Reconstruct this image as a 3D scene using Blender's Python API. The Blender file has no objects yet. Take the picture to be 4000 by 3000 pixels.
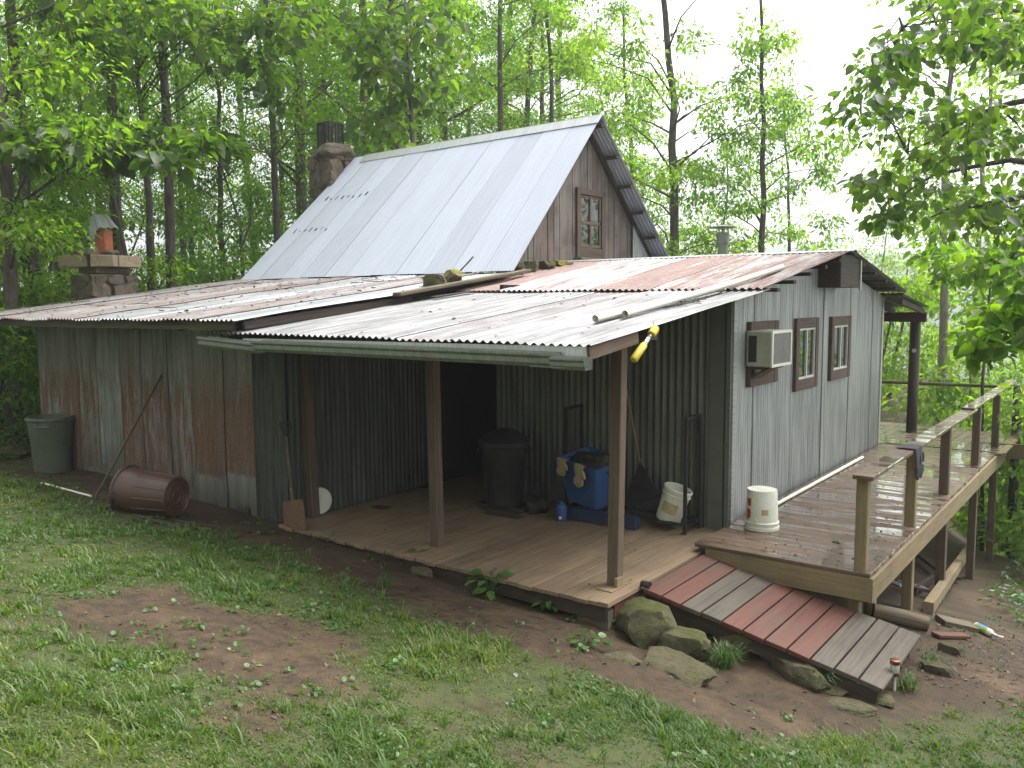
import bpy, bmesh, math, random
import numpy as np
from mathutils import Vector, Matrix, noise as mnoise
rs = np.random.RandomState(7)
random.seed(7)
scene = bpy.context.scene
COL = scene.collection
pi = math.pi

# ---------------------------------------------------------------- camera (solved from the photograph)
F, CX, CY, CZ, YAW, PITCH, ROLL = 1834.2, 3.6058, -6.2055, 2.45, -0.64864, -0.09787, -0.0071
_fw = np.array([math.sin(YAW)*math.cos(PITCH), math.cos(YAW)*math.cos(PITCH), math.sin(PITCH)])
_r = np.cross(_fw, [0, 0, 1]); _r /= np.linalg.norm(_r); _u = np.cross(_r, _fw)
_R = _r*math.cos(ROLL)+_u*math.sin(ROLL); _U = -_r*math.sin(ROLL)+_u*math.cos(ROLL)
_C = np.array([CX, CY, CZ])
cam_data = bpy.data.cameras.new('camera'); cam = bpy.data.objects.new('camera', cam_data); COL.objects.link(cam)
cam_data.sensor_width = 36; cam_data.lens = 36*F/2212; cam_data.clip_end = 3000; cam_data.clip_start = 0.05
M = Matrix.Identity(4)
for i in range(3):
    M[i][0] = _R[i]; M[i][1] = _U[i]; M[i][2] = -_fw[i]; M[i][3] = _C[i]
cam.matrix_world = M
scene.camera = cam

def ray(x, y):
    return F*_fw+_R*(x-1106)-_U*(y-829.5)
def at(x, y, ax, v):
    d = ray(x, y); i = 'XYZ'.index(ax); t = (v-_C[i])/d[i]
    return _C+d*t

# ---------------------------------------------------------------- noise and ground
_G = rs.rand(64, 64)
def vnoise(x, y, s=1.0, off=0.0):
    x = np.asarray(x)/s+off; y = np.asarray(y)/s+off*1.7
    xi = np.floor(x).astype(int); yi = np.floor(y).astype(int); fx = x-xi; fy = y-yi
    fx = fx*fx*(3-2*fx); fy = fy*fy*(3-2*fy)
    g = lambda a, b: _G[a % 64, b % 64]
    return (g(xi, yi)*(1-fx)+g(xi+1, yi)*fx)*(1-fy)+(g(xi, yi+1)*(1-fx)+g(xi+1, yi+1)*fx)*fy
def sstep(a, b, x):
    t = np.clip((x-a)/(b-a), 0, 1); return t*t*(3-2*t)
def gz(x, y, detail=True):
    x = np.asarray(x, float); y = np.asarray(y, float)
    zf = np.interp(x, [-40, -9, -3.6, 0.0, 1.2, 2.2, 3.5, 6, 12, 40], [.3, .03, -.05, -.22, -.40, -.50, -.66, -1.0, -2.2, -9])
    t = np.clip((-.5-y)/5.7, 0, 1)
    top = np.interp(x, [-40, -9, 6, 20], [.9, .9, .95, .4])
    slope = np.where(y < -6.2, (-6.2-y)*.10, 0)
    z1 = zf*(1-t)+top*t+slope
    # behind the front line: falls to the right and to the back
    zr = np.interp(y, [-.5, 1.0, 2.2, 3.2, 5.3, 7.5, 9.6, 14, 22, 40, 90, 400], [0, -.03, -.18, -.36, -.9, -1.15, -1.32, -2.6, -6, -14, -38, -90])
    wr = sstep(-3.6, 1.2, x)
    zl = np.interp(y, [-.5, 20, 34, 60, 120, 400], [0, .1, -.6, -6, -24, -90])
    wl = sstep(22, 40, -x+y*0.3)
    z2 = zf+zr*wr+zl*(1-wr)
    z = np.where(y < -.5, z1, z2)
    far = np.maximum(0, np.hypot(x+3, y-3)-34)
    z = z-far*.22*(sstep(-.5, 6, y)+(1-sstep(-.5, 6, y))*.25)
    z = np.maximum(z, -75)
    if detail:
        near = np.exp(-((x-0)**2+(y+2)**2)/220.)
        z = z+((vnoise(x, y, .9, 3)-.5)*.07+(vnoise(x, y, .23, 8)-.5)*.022+(vnoise(x, y, .09, 5)-.5)*.010)*near+(vnoise(x, y, 6, 2)-.5)*.25*(1-near)
    return z
LC = (-11.46, 1.60)
def gnd(px, py, dz=0.0):
    d = ray(px, py); d = d/np.linalg.norm(d); t = 1.0
    for k in range(4000):
        p = _C+d*t
        if p[2] < gz(p[0], p[1])+dz: break
        t += .01 if t < 30 else .1
    return p

def grass_mask(x, y):
    """0 = bare soil, 1 = full turf"""
    x = np.asarray(x, float); y = np.asarray(y, float)
    n = vnoise(x, y, .8, 1)*.5+vnoise(x, y, .3, 4)*.3+vnoise(x, y, .12, 6)*.2
    d = -.5-y+np.where(x > 1.6, (x-1.6)*1.5, 0)           # distance in front of the porch edge
    g = sstep(.15, 1.25, d)
    def blob(cx, cy, rx, ry, a=0.0, k=1.0):
        c, s = math.cos(a), math.sin(a); u = ((x-cx)*c+(y-cy)*s)/rx; v = (-(x-cx)*s+(y-cy)*c)/ry
        return k*np.exp(-(u*u+v*v)**1.5)
    for (px, py, rx, ry, a, k) in BARE:
        c = BC[(px, py)]
        g = g-blob(c[0], c[1], rx, ry, a, k)
    m = np.clip(g*1.15-.15+(n-.5)*1.9, 0, 1)
    m = np.where((y > -.45) & ~((x > 2.2) & (y < 1.6)), np.where(x > 0, .25*n+.35*sstep(3.0, 4.5, x), .55*sstep(-9.9, -11, x)), m)
    m = np.where((x < -9.2) & (y > -3), np.maximum(m, .3), m)
    return np.clip(m, 0, 1)
BARE = [(430, 1350, .95, .55, .5, 1.2), (330, 1270, .5, .35, 0, .8), (600, 1450, .6, .35, .4, .8), (520, 1560, .4, .25, .4, .5), (1150, 1370, 1.0, .4, .1, .8), (1430, 1480, .8, .35, .2, .9),
        (2110, 1440, .45, .28, 0, .7), (820, 1260, .7, .35, 0, .7), (1700, 1500, .5, .25, .2, .6)]
BC = {}
for b in BARE: BC[(b[0], b[1])] = gnd(b[0], b[1])

# ---------------------------------------------------------------- mesh builder
def nrm(v):
    v = np.asarray(v, float); return v/np.linalg.norm(v)
class MB:
    def __init__(s): s.V = []; s.Fc = []; s.r = []; s.g = []; s.n = 0; s.mi = []
    def add(s, V, Fc, g=None, r=None, mi=0):
        V = np.asarray(V, float).reshape(-1, 3); k = s.n
        s.V.append(V); s.n += len(V)
        s.Fc += [tuple(i+k for i in f) for f in Fc]
        rr = random.random() if r is None else r
        s.r += [rr]*len(Fc); s.mi += [mi]*len(Fc)
        s.g.append(np.asarray(g, float) if g is not None else V+0.0)
        return s
    def box(s, c, sz, rz=0, R=None, r=None, mi=0):
        h = np.array(sz)/2.; P = np.array([[i, j, k] for i in (-1, 1) for j in (-1, 1) for k in (-1, 1)])*h
        L = int(np.argmax(sz)); g = P[:, [L]+[i for i in range(3) if i != L]]+np.array([random.random()*50, 0, 0])
        if R is None: R = np.array(Matrix.Rotation(rz, 3, 'Z'))
        return s.add(P@np.asarray(R).T+np.array(c), [(0, 1, 3, 2), (4, 6, 7, 5), (0, 4, 5, 1), (2, 3, 7, 6), (0, 2, 6, 4), (1, 5, 7, 3)], g, r, mi)
    def beam(s, a, b, w, h, up=(0, 0, 1), r=None, mi=0):
        a = np.array(a, float); b = np.array(b, float); x = nrm(b-a); y = np.cross(up, x); y = nrm(y); z = np.cross(x, y)
        L = np.linalg.norm(b-a)
        return s.box((a+b)/2, (L, w, h), R=np.array([x, y, z]).T, r=r, mi=mi)
    def tube(s, pts, rad, n=8, caps=True, r=None, mi=0):
        pts = np.array(pts, float); m = len(pts)
        if np.isscalar(rad): rad = [rad]*m
        T = np.gradient(pts, axis=0); ref = np.array([0, 0, 1.]) if abs(nrm(pts[-1]-pts[0])[2]) < .9 else np.array([1., 0, 0])
        V = []; G = []; L = 0
        a = np.arange(n)*2*pi/n
        for i in range(m):
            t = nrm(T[i]); x = nrm(np.cross(ref, t)); y = np.cross(t, x)
            if i: L += np.linalg.norm(pts[i]-pts[i-1])
            V.append(pts[i]+rad[i]*(np.outer(np.cos(a), x)+np.outer(np.sin(a), y)))
            G.append(np.stack([np.full(n, L), rad[i]*np.cos(a), rad[i]*np.sin(a)], 1))
        Fc = [(i*n+j, i*n+(j+1) % n, (i+1)*n+(j+1) % n, (i+1)*n+j) for i in range(m-1) for j in range(n)]
        if caps: Fc += [tuple(range(n))[::-1], tuple((m-1)*n+j for j in range(n))]
        return s.add(np.concatenate(V), Fc, np.concatenate(G), r, mi)
    def lathe(s, prof, Mx=None, n=24, r=None, mi=0, caps=False):
        a = np.arange(n)*2*pi/n; V = []
        for (rr, z) in prof: V.append(np.stack([rr*np.cos(a), rr*np.sin(a), np.full(n, z)], 1))
        V = np.concatenate(V); m = len(prof)
        Fc = [(i*n+j, i*n+(j+1) % n, (i+1)*n+(j+1) % n, (i+1)*n+j) for i in range(m-1) for j in range(n)]
        if caps: Fc += [tuple(range(n))[::-1], tuple((m-1)*n+j for j in range(n))]
        g = V.copy()
        if Mx is not None:
            Mx = np.array(Mx); V = V@Mx[:3, :3].T+Mx[:3, 3]
        return s.add(V, Fc, g, r, mi)
    def corr(s, A, B, C, D, pitch=.076, amp=.009, sw=.62, seg=6, rows=2, jit=.0, lift=.004, topfn=None, rseed=0, wob=0.0):
        """corrugated sheets filling A(0,0) B(1,0) C(1,1) D(0,1); across = AB, run = AD"""
        A, B, C, D = [np.array(v, float) for v in (A, B, C, D)]
        W = np.linalg.norm(B-A); H = np.linalg.norm(D-A); N = nrm(np.cross(B-A, D-A))
        ns = max(1, int(round(W/sw))); rr = random.Random(rseed)
        for k in range(ns):
            s0 = k/ns*W; s1 = (k+1)/ns*W+(pitch*.6 if k < ns-1 else 0)
            m = max(2, int((s1-s0)/pitch*seg)); u = np.linspace(s0, s1, m+1)
            off = amp*np.cos(2*pi*u/pitch)+lift*(k % 2)+rr.uniform(0, lift)
            t0 = -rr.uniform(0, jit)/H; t1 = 1+rr.uniform(0, jit)/H
            V = []; G = []
            for j in range(rows):
                f = j/(rows-1)
                for i in range(m+1):
                    a = u[i]/W; tt1 = t1 if topfn is None else topfn(a)
                    t = t0+(tt1-t0)*f
                    P = (A*(1-a)+B*a)*(1-t)+(D*(1-a)+C*a)*t
                    wb = wob*(mnoise.noise(Vector((u[i]*1.3, t*H*1.1, rseed*3.1)))) if wob else 0
                    V.append(P+N*(off[i]+wb)); G.append(((u[i]-s0), t*H, k*3.7+rseed*11))
            Fc = [(j*(m+1)+i, j*(m+1)+i+1, (j+1)*(m+1)+i+1, (j+1)*(m+1)+i) for j in range(rows-1) for i in range(m)]
            s.add(V, Fc, G, rr.random())
        return s
    def build(s, name, mat, parent=None, smooth=False, bevel=0, loc=None):
        V = np.concatenate(s.V)
        if parent is not None: o0 = WL[parent.name]
        elif loc is not None: o0 = np.array(loc, float)
        else: o0 = np.array([(V[:, 0].min()+V[:, 0].max())/2, (V[:, 1].min()+V[:, 1].max())/2, V[:, 2].min()])
        me = bpy.data.meshes.new(name); me.from_pydata((V-o0).tolist(), [], s.Fc)
        at_ = me.attributes.new('rnd', 'FLOAT', 'FACE'); at_.data.foreach_set('value', s.r)
        ag = me.attributes.new('gc', 'FLOAT_VECTOR', 'POINT'); ag.data.foreach_set('vector', np.concatenate(s.g).ravel())
        for m in (mat if isinstance(mat, (list, tuple)) else [mat]): me.materials.append(m)
        if any(s.mi): me.polygons.foreach_set('material_index', s.mi)
        if smooth: me.polygons.foreach_set('use_smooth', [True]*len(me.polygons))
        me.update()
        o = bpy.data.objects.new(name, me); COL.objects.link(o)
        if parent is not None: o.parent = parent; WL[o.name] = o0
        else: o.location = o0; WL[o.name] = o0
        if bevel:
            b = o.modifiers.new('b', 'BEVEL'); b.width = bevel; b.segments = 1; b.limit_method = 'ANGLE'
        return o
WL = {}
def tag(o, label=None, cat=None, group=None, kind=None):
    if label: o['label'] = label
    if cat: o['category'] = cat
    if group: o['group'] = group
    if kind: o['kind'] = kind
    return o
def thing(name, label, cat, loc, group=None):
    o = bpy.data.objects.new(name, None); o.empty_display_size = .2; COL.objects.link(o); o.location = [float(v) for v in loc]
    WL[o.name] = np.array(loc, float)
    return tag(o, label, cat, group)
def smooth_angle(o, a=40):
    me = o.data
    me.polygons.foreach_set('use_smooth', [True]*len(me.polygons)); me.set_sharp_from_angle(angle=math.radians(a))
    return o
def np_mesh(name, V, Fq, mat, parent=None, rnd=None, loc=(0, 0, 0), smooth=False):
    """V (n,3), Fq (m,k) equal-size faces"""
    me = bpy.data.meshes.new(name); n = len(V); m, k = Fq.shape
    me.vertices.add(n); me.vertices.foreach_set('co', (V-np.array(loc)).astype(np.float32).ravel())
    me.loops.add(m*k); me.loops.foreach_set('vertex_index', Fq.astype(np.int32).ravel())
    me.polygons.add(m); me.polygons.foreach_set('loop_start', np.arange(0, m*k, k, dtype=np.int32))
    try: me.polygons.foreach_set('loop_total', np.full(m, k, dtype=np.int32))
    except Exception: pass
    if smooth: me.polygons.foreach_set('use_smooth', np.ones(m, dtype=bool))
    me.update(calc_edges=True)
    if rnd is not None:
        a = me.attributes.new('rnd', 'FLOAT', 'POINT'); a.data.foreach_set('value', rnd.astype(np.float32))
    me.materials.append(mat)
    o = bpy.data.objects.new(name, me); COL.objects.link(o); o.location = loc
    if parent is not None: o.parent = parent; o.location = (0, 0, 0)
    return o

# ---------------------------------------------------------------- materials
class NT:
    def __init__(s, name):
        s.m = bpy.data.materials.new(name); s.m.use_nodes = True; s.t = s.m.node_tree; s.N = s.t.nodes; s.L = s.t.links
        s.b = s.N['Principled BSDF']; s.out = s.N['Material Output']
    def n(s, ty, **k):
        x = s.N.new(ty)
        for a, v in k.items():
            if a in x.inputs: s.set(x.inputs[a], v)
            else: setattr(x, a, v)
        return x
    def set(s, inp, v):
        if hasattr(v, 'is_output') or isinstance(v, bpy.types.NodeSocket): s.L.new(v, inp)
        else: inp.default_value = v
    def attr(s, nm, out='Fac'): return s.n('ShaderNodeAttribute', attribute_name=nm).outputs[out]
    def math(s, op, a, b=0.0, clamp=False):
        x = s.n('ShaderNodeMath', operation=op, use_clamp=clamp); s.set(x.inputs[0], a); s.set(x.inputs[1], b); return x.outputs[0]
    def mapv(s, v, sc=(1, 1, 1), loc=(0, 0, 0)):
        x = s.n('ShaderNodeMapping'); s.L.new(v, x.inputs['Vector']); x.inputs['Scale'].default_value = sc; x.inputs['Location'].default_value = loc; return x.outputs[0]
    def noise(s, v, scale=5, detail=4, rough=.55, out='Fac', dist=0.0):
        x = s.n('ShaderNodeTexNoise'); s.L.new(v, x.inputs['Vector']); x.inputs['Scale'].default_value = scale; x.inputs['Detail'].default_value = detail
        x.inputs['Roughness'].default_value = rough; x.inputs['Distortion'].default_value = dist; return x.outputs[out]
    def ramp(s, f, stops):
        x = s.n('ShaderNodeValToRGB'); s.L.new(f, x.inputs[0]); e = x.color_ramp.elements
        while len(e) < len(stops): e.new(.5)
        for i, (p, c) in enumerate(stops): e[i].position = p; e[i].color = (c if hasattr(c, '__len__') else (c, c, c))[:3]+(1,) if hasattr(c, '__len__') else (c, c, c, 1)
        return x.outputs[0]
    def mr(s, v, a, b, c=0, d=1):
        x = s.n('ShaderNodeMapRange'); s.L.new(v, x.inputs[0])
        for i, k in enumerate((a, b, c, d)): s.set(x.inputs[i+1], k)
        return x.outputs[0]
    def mix(s, f, a, b, mode='MIX'):
        x = s.n('ShaderNodeMix', data_type='RGBA', blend_type=mode)
        s.set(x.inputs[0], f)
        for i, v in ((6, a), (7, b)):
            s.set(x.inputs[i], v if isinstance(v, bpy.types.NodeSocket) else tuple(v)+(1,))
        return x.outputs[2]
    def bump(s, h, st=.3, dist=.01):
        x = s.n('ShaderNodeBump'); s.L.new(h, x.inputs['Height']); x.inputs['Strength'].default_value = st; x.inputs['Distance'].default_value = dist
        s.L.new(x.outputs[0], s.b.inputs['Normal']); return x
    def fin(s, col=None, rough=None, metal=None, spec=None):
        for k, v in (('Base Color', col), ('Roughness', rough), ('Metallic', metal), ('Specular IOR Level', spec)):
            if v is not None: s.set(s.b.inputs[k], v if isinstance(v, (bpy.types.NodeSocket, int, float)) else tuple(v)+(1,))
        return s.m
    def obj(s): return s.n('ShaderNodeTexCoord').outputs['Object']

def wood(name, c1, c2, c3=None, rough=.75, grain=1.0, wet=0.0, dirt=(.03, .025, .018), dirtamt=.35, var=.5, moss=0.0):
    t = NT(name); g = t.attr('gc', 'Vector'); r = t.attr('rnd')
    gr = t.noise(t.mapv(g, (1.2, 28*grain, 28*grain)), 1.5, 6, .65)
    gr2 = t.noise(t.mapv(g, (.5, 5, 5)), 1.2, 4, .6)
    big = t.noise(t.obj(), 2.2, 5, .6)
    c = t.mix(t.mr(gr, .3, .7), c1, c2)
    if c3: c = t.mix(t.mr(r, .35, .75), c, t.mix(t.mr(gr, .3, .7), c3, [v*.6 for v in c3]))
    c = t.mix(t.math('MULTIPLY', t.mr(big, .45, .75), dirtamt), c, dirt)
    c = t.mix(t.math('MULTIPLY', t.mr(gr2, .55, .8), .35), c, [v*.35 for v in c1])
    c = t.mix(1.0, c, t.ramp(r, [(0, 1-var*.5), (1, 1.0)]), 'MULTIPLY')
    if moss:
        mo = t.noise(t.obj(), 7, 5, .65); c = t.mix(t.math('MULTIPLY', t.mr(mo, .5, .62), moss), c, (.10, .11, .03))
    if wet:
        w = t.noise(t.mapv(t.obj(), (.55, 3.0, 1)), 2.0, 3, .5); ro = t.mr(w, .46, .58, rough, wet+.08); t.set(t.b.inputs['Coat Weight'], t.mr(w, .46, .56)); t.b.inputs['Coat Roughness'].default_value = wet; t.b.inputs['Coat IOR'].default_value = 1.7
    else: ro = t.mr(gr, .2, .8, rough-.12, min(1, rough+.1))
    t.bump(gr, .35, .004)
    return t.fin(c, ro, spec=.4 if not wet else .6)

def metal(name, col, rust=.0, rustcol=(.20, .075, .030), rough=.45, met=.55, seam=True, grime=.3, grimecol=(.06, .065, .05), rustpix=1.0, hi=None, lowdirt=None, str_=1.0, cut=False, midrust=None, con=.28, soft=1.0, rw=.42, seamk=.75):
    t = NT(name); g = t.attr('gc', 'Vector'); r = t.attr('rnd')
    fine = t.noise(t.mapv(g, (34, 1.1*str_, 1)), 1.0, 4, .6)
    mid = t.noise(t.mapv(g, (6, .9*str_, 1)), 1.0, 5, .6)
    pat = t.noise(t.mapv(g, (7*rustpix, .85*rustpix, 1)), .9, 8, .72, dist=.15)
    sp = t.noise(t.mapv(g, (40, 40, 1)), 1.0, 3, .6)
    base = t.mix(t.mr(fine, .3, .7), [v*(1-con) for v in col], [min(1, v*(1+con*.5)) for v in (hi or col)])
    base = t.mix(t.math('MULTIPLY', t.mr(mid, .45, .75), grime), base, grimecol)
    base = t.mix(1.0, base, t.ramp(r, [(0, .82), (1, 1.0)]), 'MULTIPLY')
    ru = None
    if rust > 0:
        th = t.math('ADD', pat, t.math('MULTIPLY', t.math('SUBTRACT', r, .5), rw))
        th = t.math('ADD', th, t.math('MULTIPLY', t.math('SUBTRACT', fine, .5), .55))
        ru = t.mr(th, .64-.28*rust-.04*(soft-1), .70-.24*rust+.05*(soft-1))
        if cut:   # lap line: rust stops low down on some sheets
            sy = t.n('ShaderNodeSeparateXYZ'); t.L.new(g, sy.inputs[0])
            lim = t.math('MULTIPLY', t.math('FRACT', t.math('MULTIPLY', r, 7.31)), .75)
            c_ = t.mr(sy.outputs[1], t.math('ADD', lim, -.02), t.math('ADD', lim, .03))
            up = t.mr(sy.outputs[1], 2.35, 1.5)
            ru = t.math('MULTIPLY', ru, t.math('MULTIPLY', c_, up))
        rc = t.mix(t.mr(sp, .3, .7), [v*.6 for v in rustcol], [min(1, v*1.35) for v in rustcol])
        base = t.mix(t.math('MULTIPLY', ru, t.mr(fine, .3, .65, .55, .95)), base, rc)
    if seam:
        sx = t.n('ShaderNodeSeparateXYZ'); t.L.new(g, sx.inputs[0])
        e = t.mr(sx.outputs[0], .006, .014, seamk, 0); base = t.mix(e, base, (.03, .032, .035))
    if lowdirt:
        sz = t.n('ShaderNodeSeparateXYZ'); t.L.new(g, sz.inputs[0])
        k = t.math('MULTIPLY', t.mr(t.math('ADD', sz.outputs[1], t.math('MULTIPLY', fine, -.5)), lowdirt, -.1), .8)
        base = t.mix(k, base, (.10, .085, .06))
    ro = t.mr(mid, .3, .7, rough-.08, rough+.15)
    me_ = met
    if ru is not None:
        ro = t.math('ADD', ro, t.math('MULTIPLY', ru, .35), True); me_ = t.math('MULTIPLY', t.math('SUBTRACT', 1.0, ru), met)
    t.bump(t.math('ADD', t.math('MULTIPLY', sp, .3), mid), .12, .01)
    return t.fin(base, ro, me_)

def plastic(name, c, rough=.4, dirt=.4, dirtcol=(.10, .085, .06), scale=6, spec=.45):
    t = NT(name); n = t.noise(t.obj(), scale, 5, .65); n2 = t.noise(t.obj(), scale*6, 3, .6)
    k = t.math('MULTIPLY', t.mr(n, .42, .72), dirt)
    col = t.mix(k, c, dirtcol); col = t.mix(t.math('MULTIPLY', t.mr(n2, .55, .8), dirt*.6), col, dirtcol)
    t.bump(n2, .08, .002)
    return t.fin(col, t.mr(n, .3, .7, rough, min(1, rough+.25)), spec=spec)

def foliage(name, c1, c2, c3, trans=.45, rough=.42, obvar=.25):
    t = NT(name); r = t.attr('rnd'); oi = t.n('ShaderNodeObjectInfo').outputs['Random']
    c = t.ramp(r, [(0, c1), (.55, c2), (1, c3)])
    c = t.mix(1.0, c, t.ramp(oi, [(0, (1-obvar, 1-obvar*.6, 1-obvar)), (1, (1, 1, 1))]), 'MULTIPLY')
    t.fin(c, rough, spec=.5)
    tr = t.n('ShaderNodeBsdfTranslucent'); t.L.new(t.mix(1.0, c, (2.15, 2.4, .75), 'MULTIPLY'), tr.inputs['Color'])
    mx = t.n('ShaderNodeMixShader'); mx.inputs[0].default_value = trans
    t.L.new(t.b.outputs[0], mx.inputs[1]); t.L.new(tr.outputs[0], mx.inputs[2]); t.L.new(mx.outputs[0], t.out.inputs[0])
    return t.m

def rockmat(name, c1, c2, moss=.6, mosscol=(.075, .085, .018), ms=5):
    t = NT(name); o = t.obj(); n = t.noise(o, 6, 6, .65); n2 = t.noise(o, 28, 5, .7); m = t.noise(o, ms, 5, .65)
    c = t.mix(t.mr(n, .35, .65), c1, c2); c = t.mix(t.mr(n2, .55, .75, 0, .6), c, [v*.4 for v in c1])
    nz = t.n('ShaderNodeSeparateXYZ'); t.L.new(t.n('ShaderNodeNewGeometry').outputs['Normal'], nz.inputs[0])
    k = t.math('MULTIPLY', t.mr(t.math('ADD', m, t.math('MULTIPLY', nz.outputs[2], .22)), .52, .68), moss)
    c = t.mix(k, c, mosscol)
    cr = t.noise(o, 13, 8, .8); c = t.mix(t.mr(cr, .56, .66, 0, .55), c, [v*.3 for v in c1]); t.bump(t.math('ADD', t.math('ADD', n, cr), t.math('MULTIPLY', n2, .5)), 1.0, .03)
    return t.fin(c, .85, spec=.3)

def simple(name, c, rough=.6, met=0.0, spec=.4):
    t = NT(name); n = t.noise(t.obj(), 14, 4, .6)
    return t.fin(t.mix(t.mr(n, .3, .7), [v*.8 for v in c], [min(1, v*1.1) for v in c]), rough, met, spec)

MT = {}
MT['porch_floor'] = wood('weathered_floor', (.30, .215, .135), (.18, .125, .078), rough=.8, dirtamt=.35, var=.35)
MT['deck'] = wood('wet_deck', (.18, .112, .068), (.095, .060, .037), rough=.6, wet=.06, dirtamt=.45, var=.4)
MT['treated'] = wood('treated_lumber', (.30, .235, .13), (.19, .14, .078), rough=.75, dirtamt=.35, var=.3)
MT['post'] = wood('brown_post', (.17, .12, .085), (.09, .062, .044), rough=.8, var=.3)
MT['gable'] = wood('barn_board', (.36, .32, .29), (.16, .13, .115), c3=(.20, .155, .13), rough=.85, dirtamt=.7, var=.8)
MT['oldwood'] = wood('old_grey_wood', (.20, .16, .11), (.09, .07, .05), rough=.85, moss=.35)
MT['tarshade'] = simple('tar_and_shade_black', (.018, .017, .016), .9)  # flat black: roof tar marks, and passage darkness put into its lining colour
MT['darkwood'] = wood('dark_stained_wood', (.075, .05, .04), (.04, .027, .022), rough=.7, var=.3)
MT['frame'] = wood('window_trim', (.13, .085, .065), (.065, .042, .034), rough=.7, var=.3)
MT['rampred'] = wood('red_stained_board', (.155, .055, .037), (.10, .042, .030), rough=.65, grain=.7, dirt=(.085, .07, .052), dirtamt=.75, var=.35)
MT['rampgrey'] = wood('grey_board', (.125, .105, .082), (.075, .062, .05), rough=.75, dirtamt=.4, var=.35)
MT['roof_loft'] = metal('galvanised_loft_roof', (.51, .55, .64), con=.10, rust=0, rough=.6, met=.1, grime=.10, grimecol=(.40, .41, .43))
MT['roof_silver'] = metal('galvanised_porch_roof', (.19, .19, .195), rust=.12, rustcol=(.19, .15, .145), rough=.5, met=.2, grime=.6, grimecol=(.13, .125, .12), hi=(.27, .27, .275), con=.6, soft=3)
MT['roof_red'] = metal('red_faded_roof', (.36, .35, .35), con=.4, soft=2.5, rust=.80, rustcol=(.20, .100, .078), rough=.36, met=.5, grime=.1)
MT['roof_shed'] = metal('rusty_shed_roof', (.34, .35, .37), con=.4, soft=3, rust=.42, rustcol=(.12, .068, .045), rough=.36, met=.5, grime=.5, grimecol=(.2, .19, .18))
MT['wall_rust'] = metal('rusted_wall', (.31, .315, .31), rust=.70, rustcol=(.165, .068, .030), con=.5, soft=1.6, rw=.28, rough=.55, met=.25, grime=.55, grimecol=(.09, .09, .055), hi=(.38, .385, .38), lowdirt=.5, cut=True, rustpix=2.0, str_=.8)
MT['wall_dark'] = metal('mossy_shade_wall', (.045, .046, .042), rust=0, rough=.6, met=.2, grime=.7, grimecol=(.06, .065, .045), hi=(.085, .088, .08), con=.5)  # mossy tone, darkened so the porch shade sits in the base colour
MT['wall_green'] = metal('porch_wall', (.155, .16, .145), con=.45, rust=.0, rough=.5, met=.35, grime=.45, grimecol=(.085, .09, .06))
MT['wall_side'] = metal('side_wall', (.35, .365, .36), seamk=.5, con=.34, rust=.0, rough=.42, met=.45, grime=.3, grimecol=(.22, .24, .23), hi=(.42, .44, .435))
MT['trimdark'] = plastic('dark_painted_trim', (.11, .115, .10), .6, .4)
MT['flash'] = metal('flashing', (.62, .64, .66), rough=.4, met=.5, seam=False, grime=.2)
MT['gutter'] = metal('gutter_metal', (.25, .27, .24), rough=.45, met=.15, seam=False, grime=.55, grimecol=(.14, .15, .12))
MT['rock'] = rockmat('mossy_stone', (.15, .13, .075), (.075, .068, .042), .85)
MT['rockflat'] = rockmat('flat_stone', (.15, .12, .085), (.085, .07, .05), .45)
MT['chim'] = rockmat('chimney_stone', (.20, .165, .12), (.10, .082, .06), .2)
MT['rockyel'] = rockmat('yellow_lichen_stone', (.16, .14, .10), (.09, .08, .06), .95, (.25, .22, .03), 3)
MT['block'] = rockmat('tan_concrete', (.42, .33, .23), (.36, .28, .20), .05)
MT['clay'] = simple('clay_flue', (.42, .13, .06), .8)
MT['black'] = plastic('black_paint', (.012, .012, .013), .45, .2)
MT['blackcan'] = plastic('black_plastic', (.010, .010, .011), .5, .3)
MT['mesh'] = simple('sooty_mesh', (.03, .027, .025), .7)
MT['greencan'] = plastic('grey_green_plastic', (.115, .135, .10), .5, .35, (.07, .07, .05))
MT['browncan'] = plastic('brown_plastic', (.085, .042, .032), .32, .35, (.05, .035, .03), spec=.6)
MT['white'] = plastic('white_plastic', (.68, .68, .60), .42, .35, (.33, .28, .18))
MT['whitepaint'] = plastic('white_frame', (.60, .62, .58), .4, .15)
MT['pvc'] = plastic('pvc', (.74, .73, .64), .4, .15, (.4, .36, .25))
MT['acbody'] = plastic('beige_appliance', (.40, .40, .32), .45, .35)
MT['blue'] = plastic('blue_plastic', (.03, .085, .26), .45, .3, (.03, .04, .06))
MT['navy'] = plastic('navy_plastic', (.018, .028, .08), .5, .2)
MT['glove'] = plastic('tan_cloth', (.42, .33, .20), .9, .5)
MT['greyglove'] = plastic('dark_grey_cloth', (.05, .055, .058), .85, .2)
MT['bag'] = plastic('dark_bag', (.02, .017, .014), .6, .4)
MT['yellow'] = plastic('yellow_plastic', (.62, .45, .03), .4, .3)
MT['red'] = simple('red_print', (.42, .05, .035), .5)
MT['tanlabel'] = simple('tan_label', (.45, .36, .20), .7)
MT['bluelabel'] = simple('blue_label', (.05, .28, .75), .45)
MT['limelabel'] = simple('lime_label', (.40, .52, .12), .45)
MT['copper'] = simple('copper_band', (.25, .11, .07), .3, .8)
MT['dirt'] = simple('dark_soil', (.05, .035, .025), .95)
MT['rustiron'] = simple('rusty_iron', (.16, .09, .055), .8)
MT['acgrille'] = simple('ac_fins', (.19, .185, .175), .5, .6)
t = NT('window_glass'); MT['glass'] = t.fin((.012, .015, .013), .03, 0.0, 1.0)
t = NT('clear_plastic'); t.b.inputs['Transmission Weight'].default_value = .9; MT['clear'] = t.fin((.75, .8, .7), .1)
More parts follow.
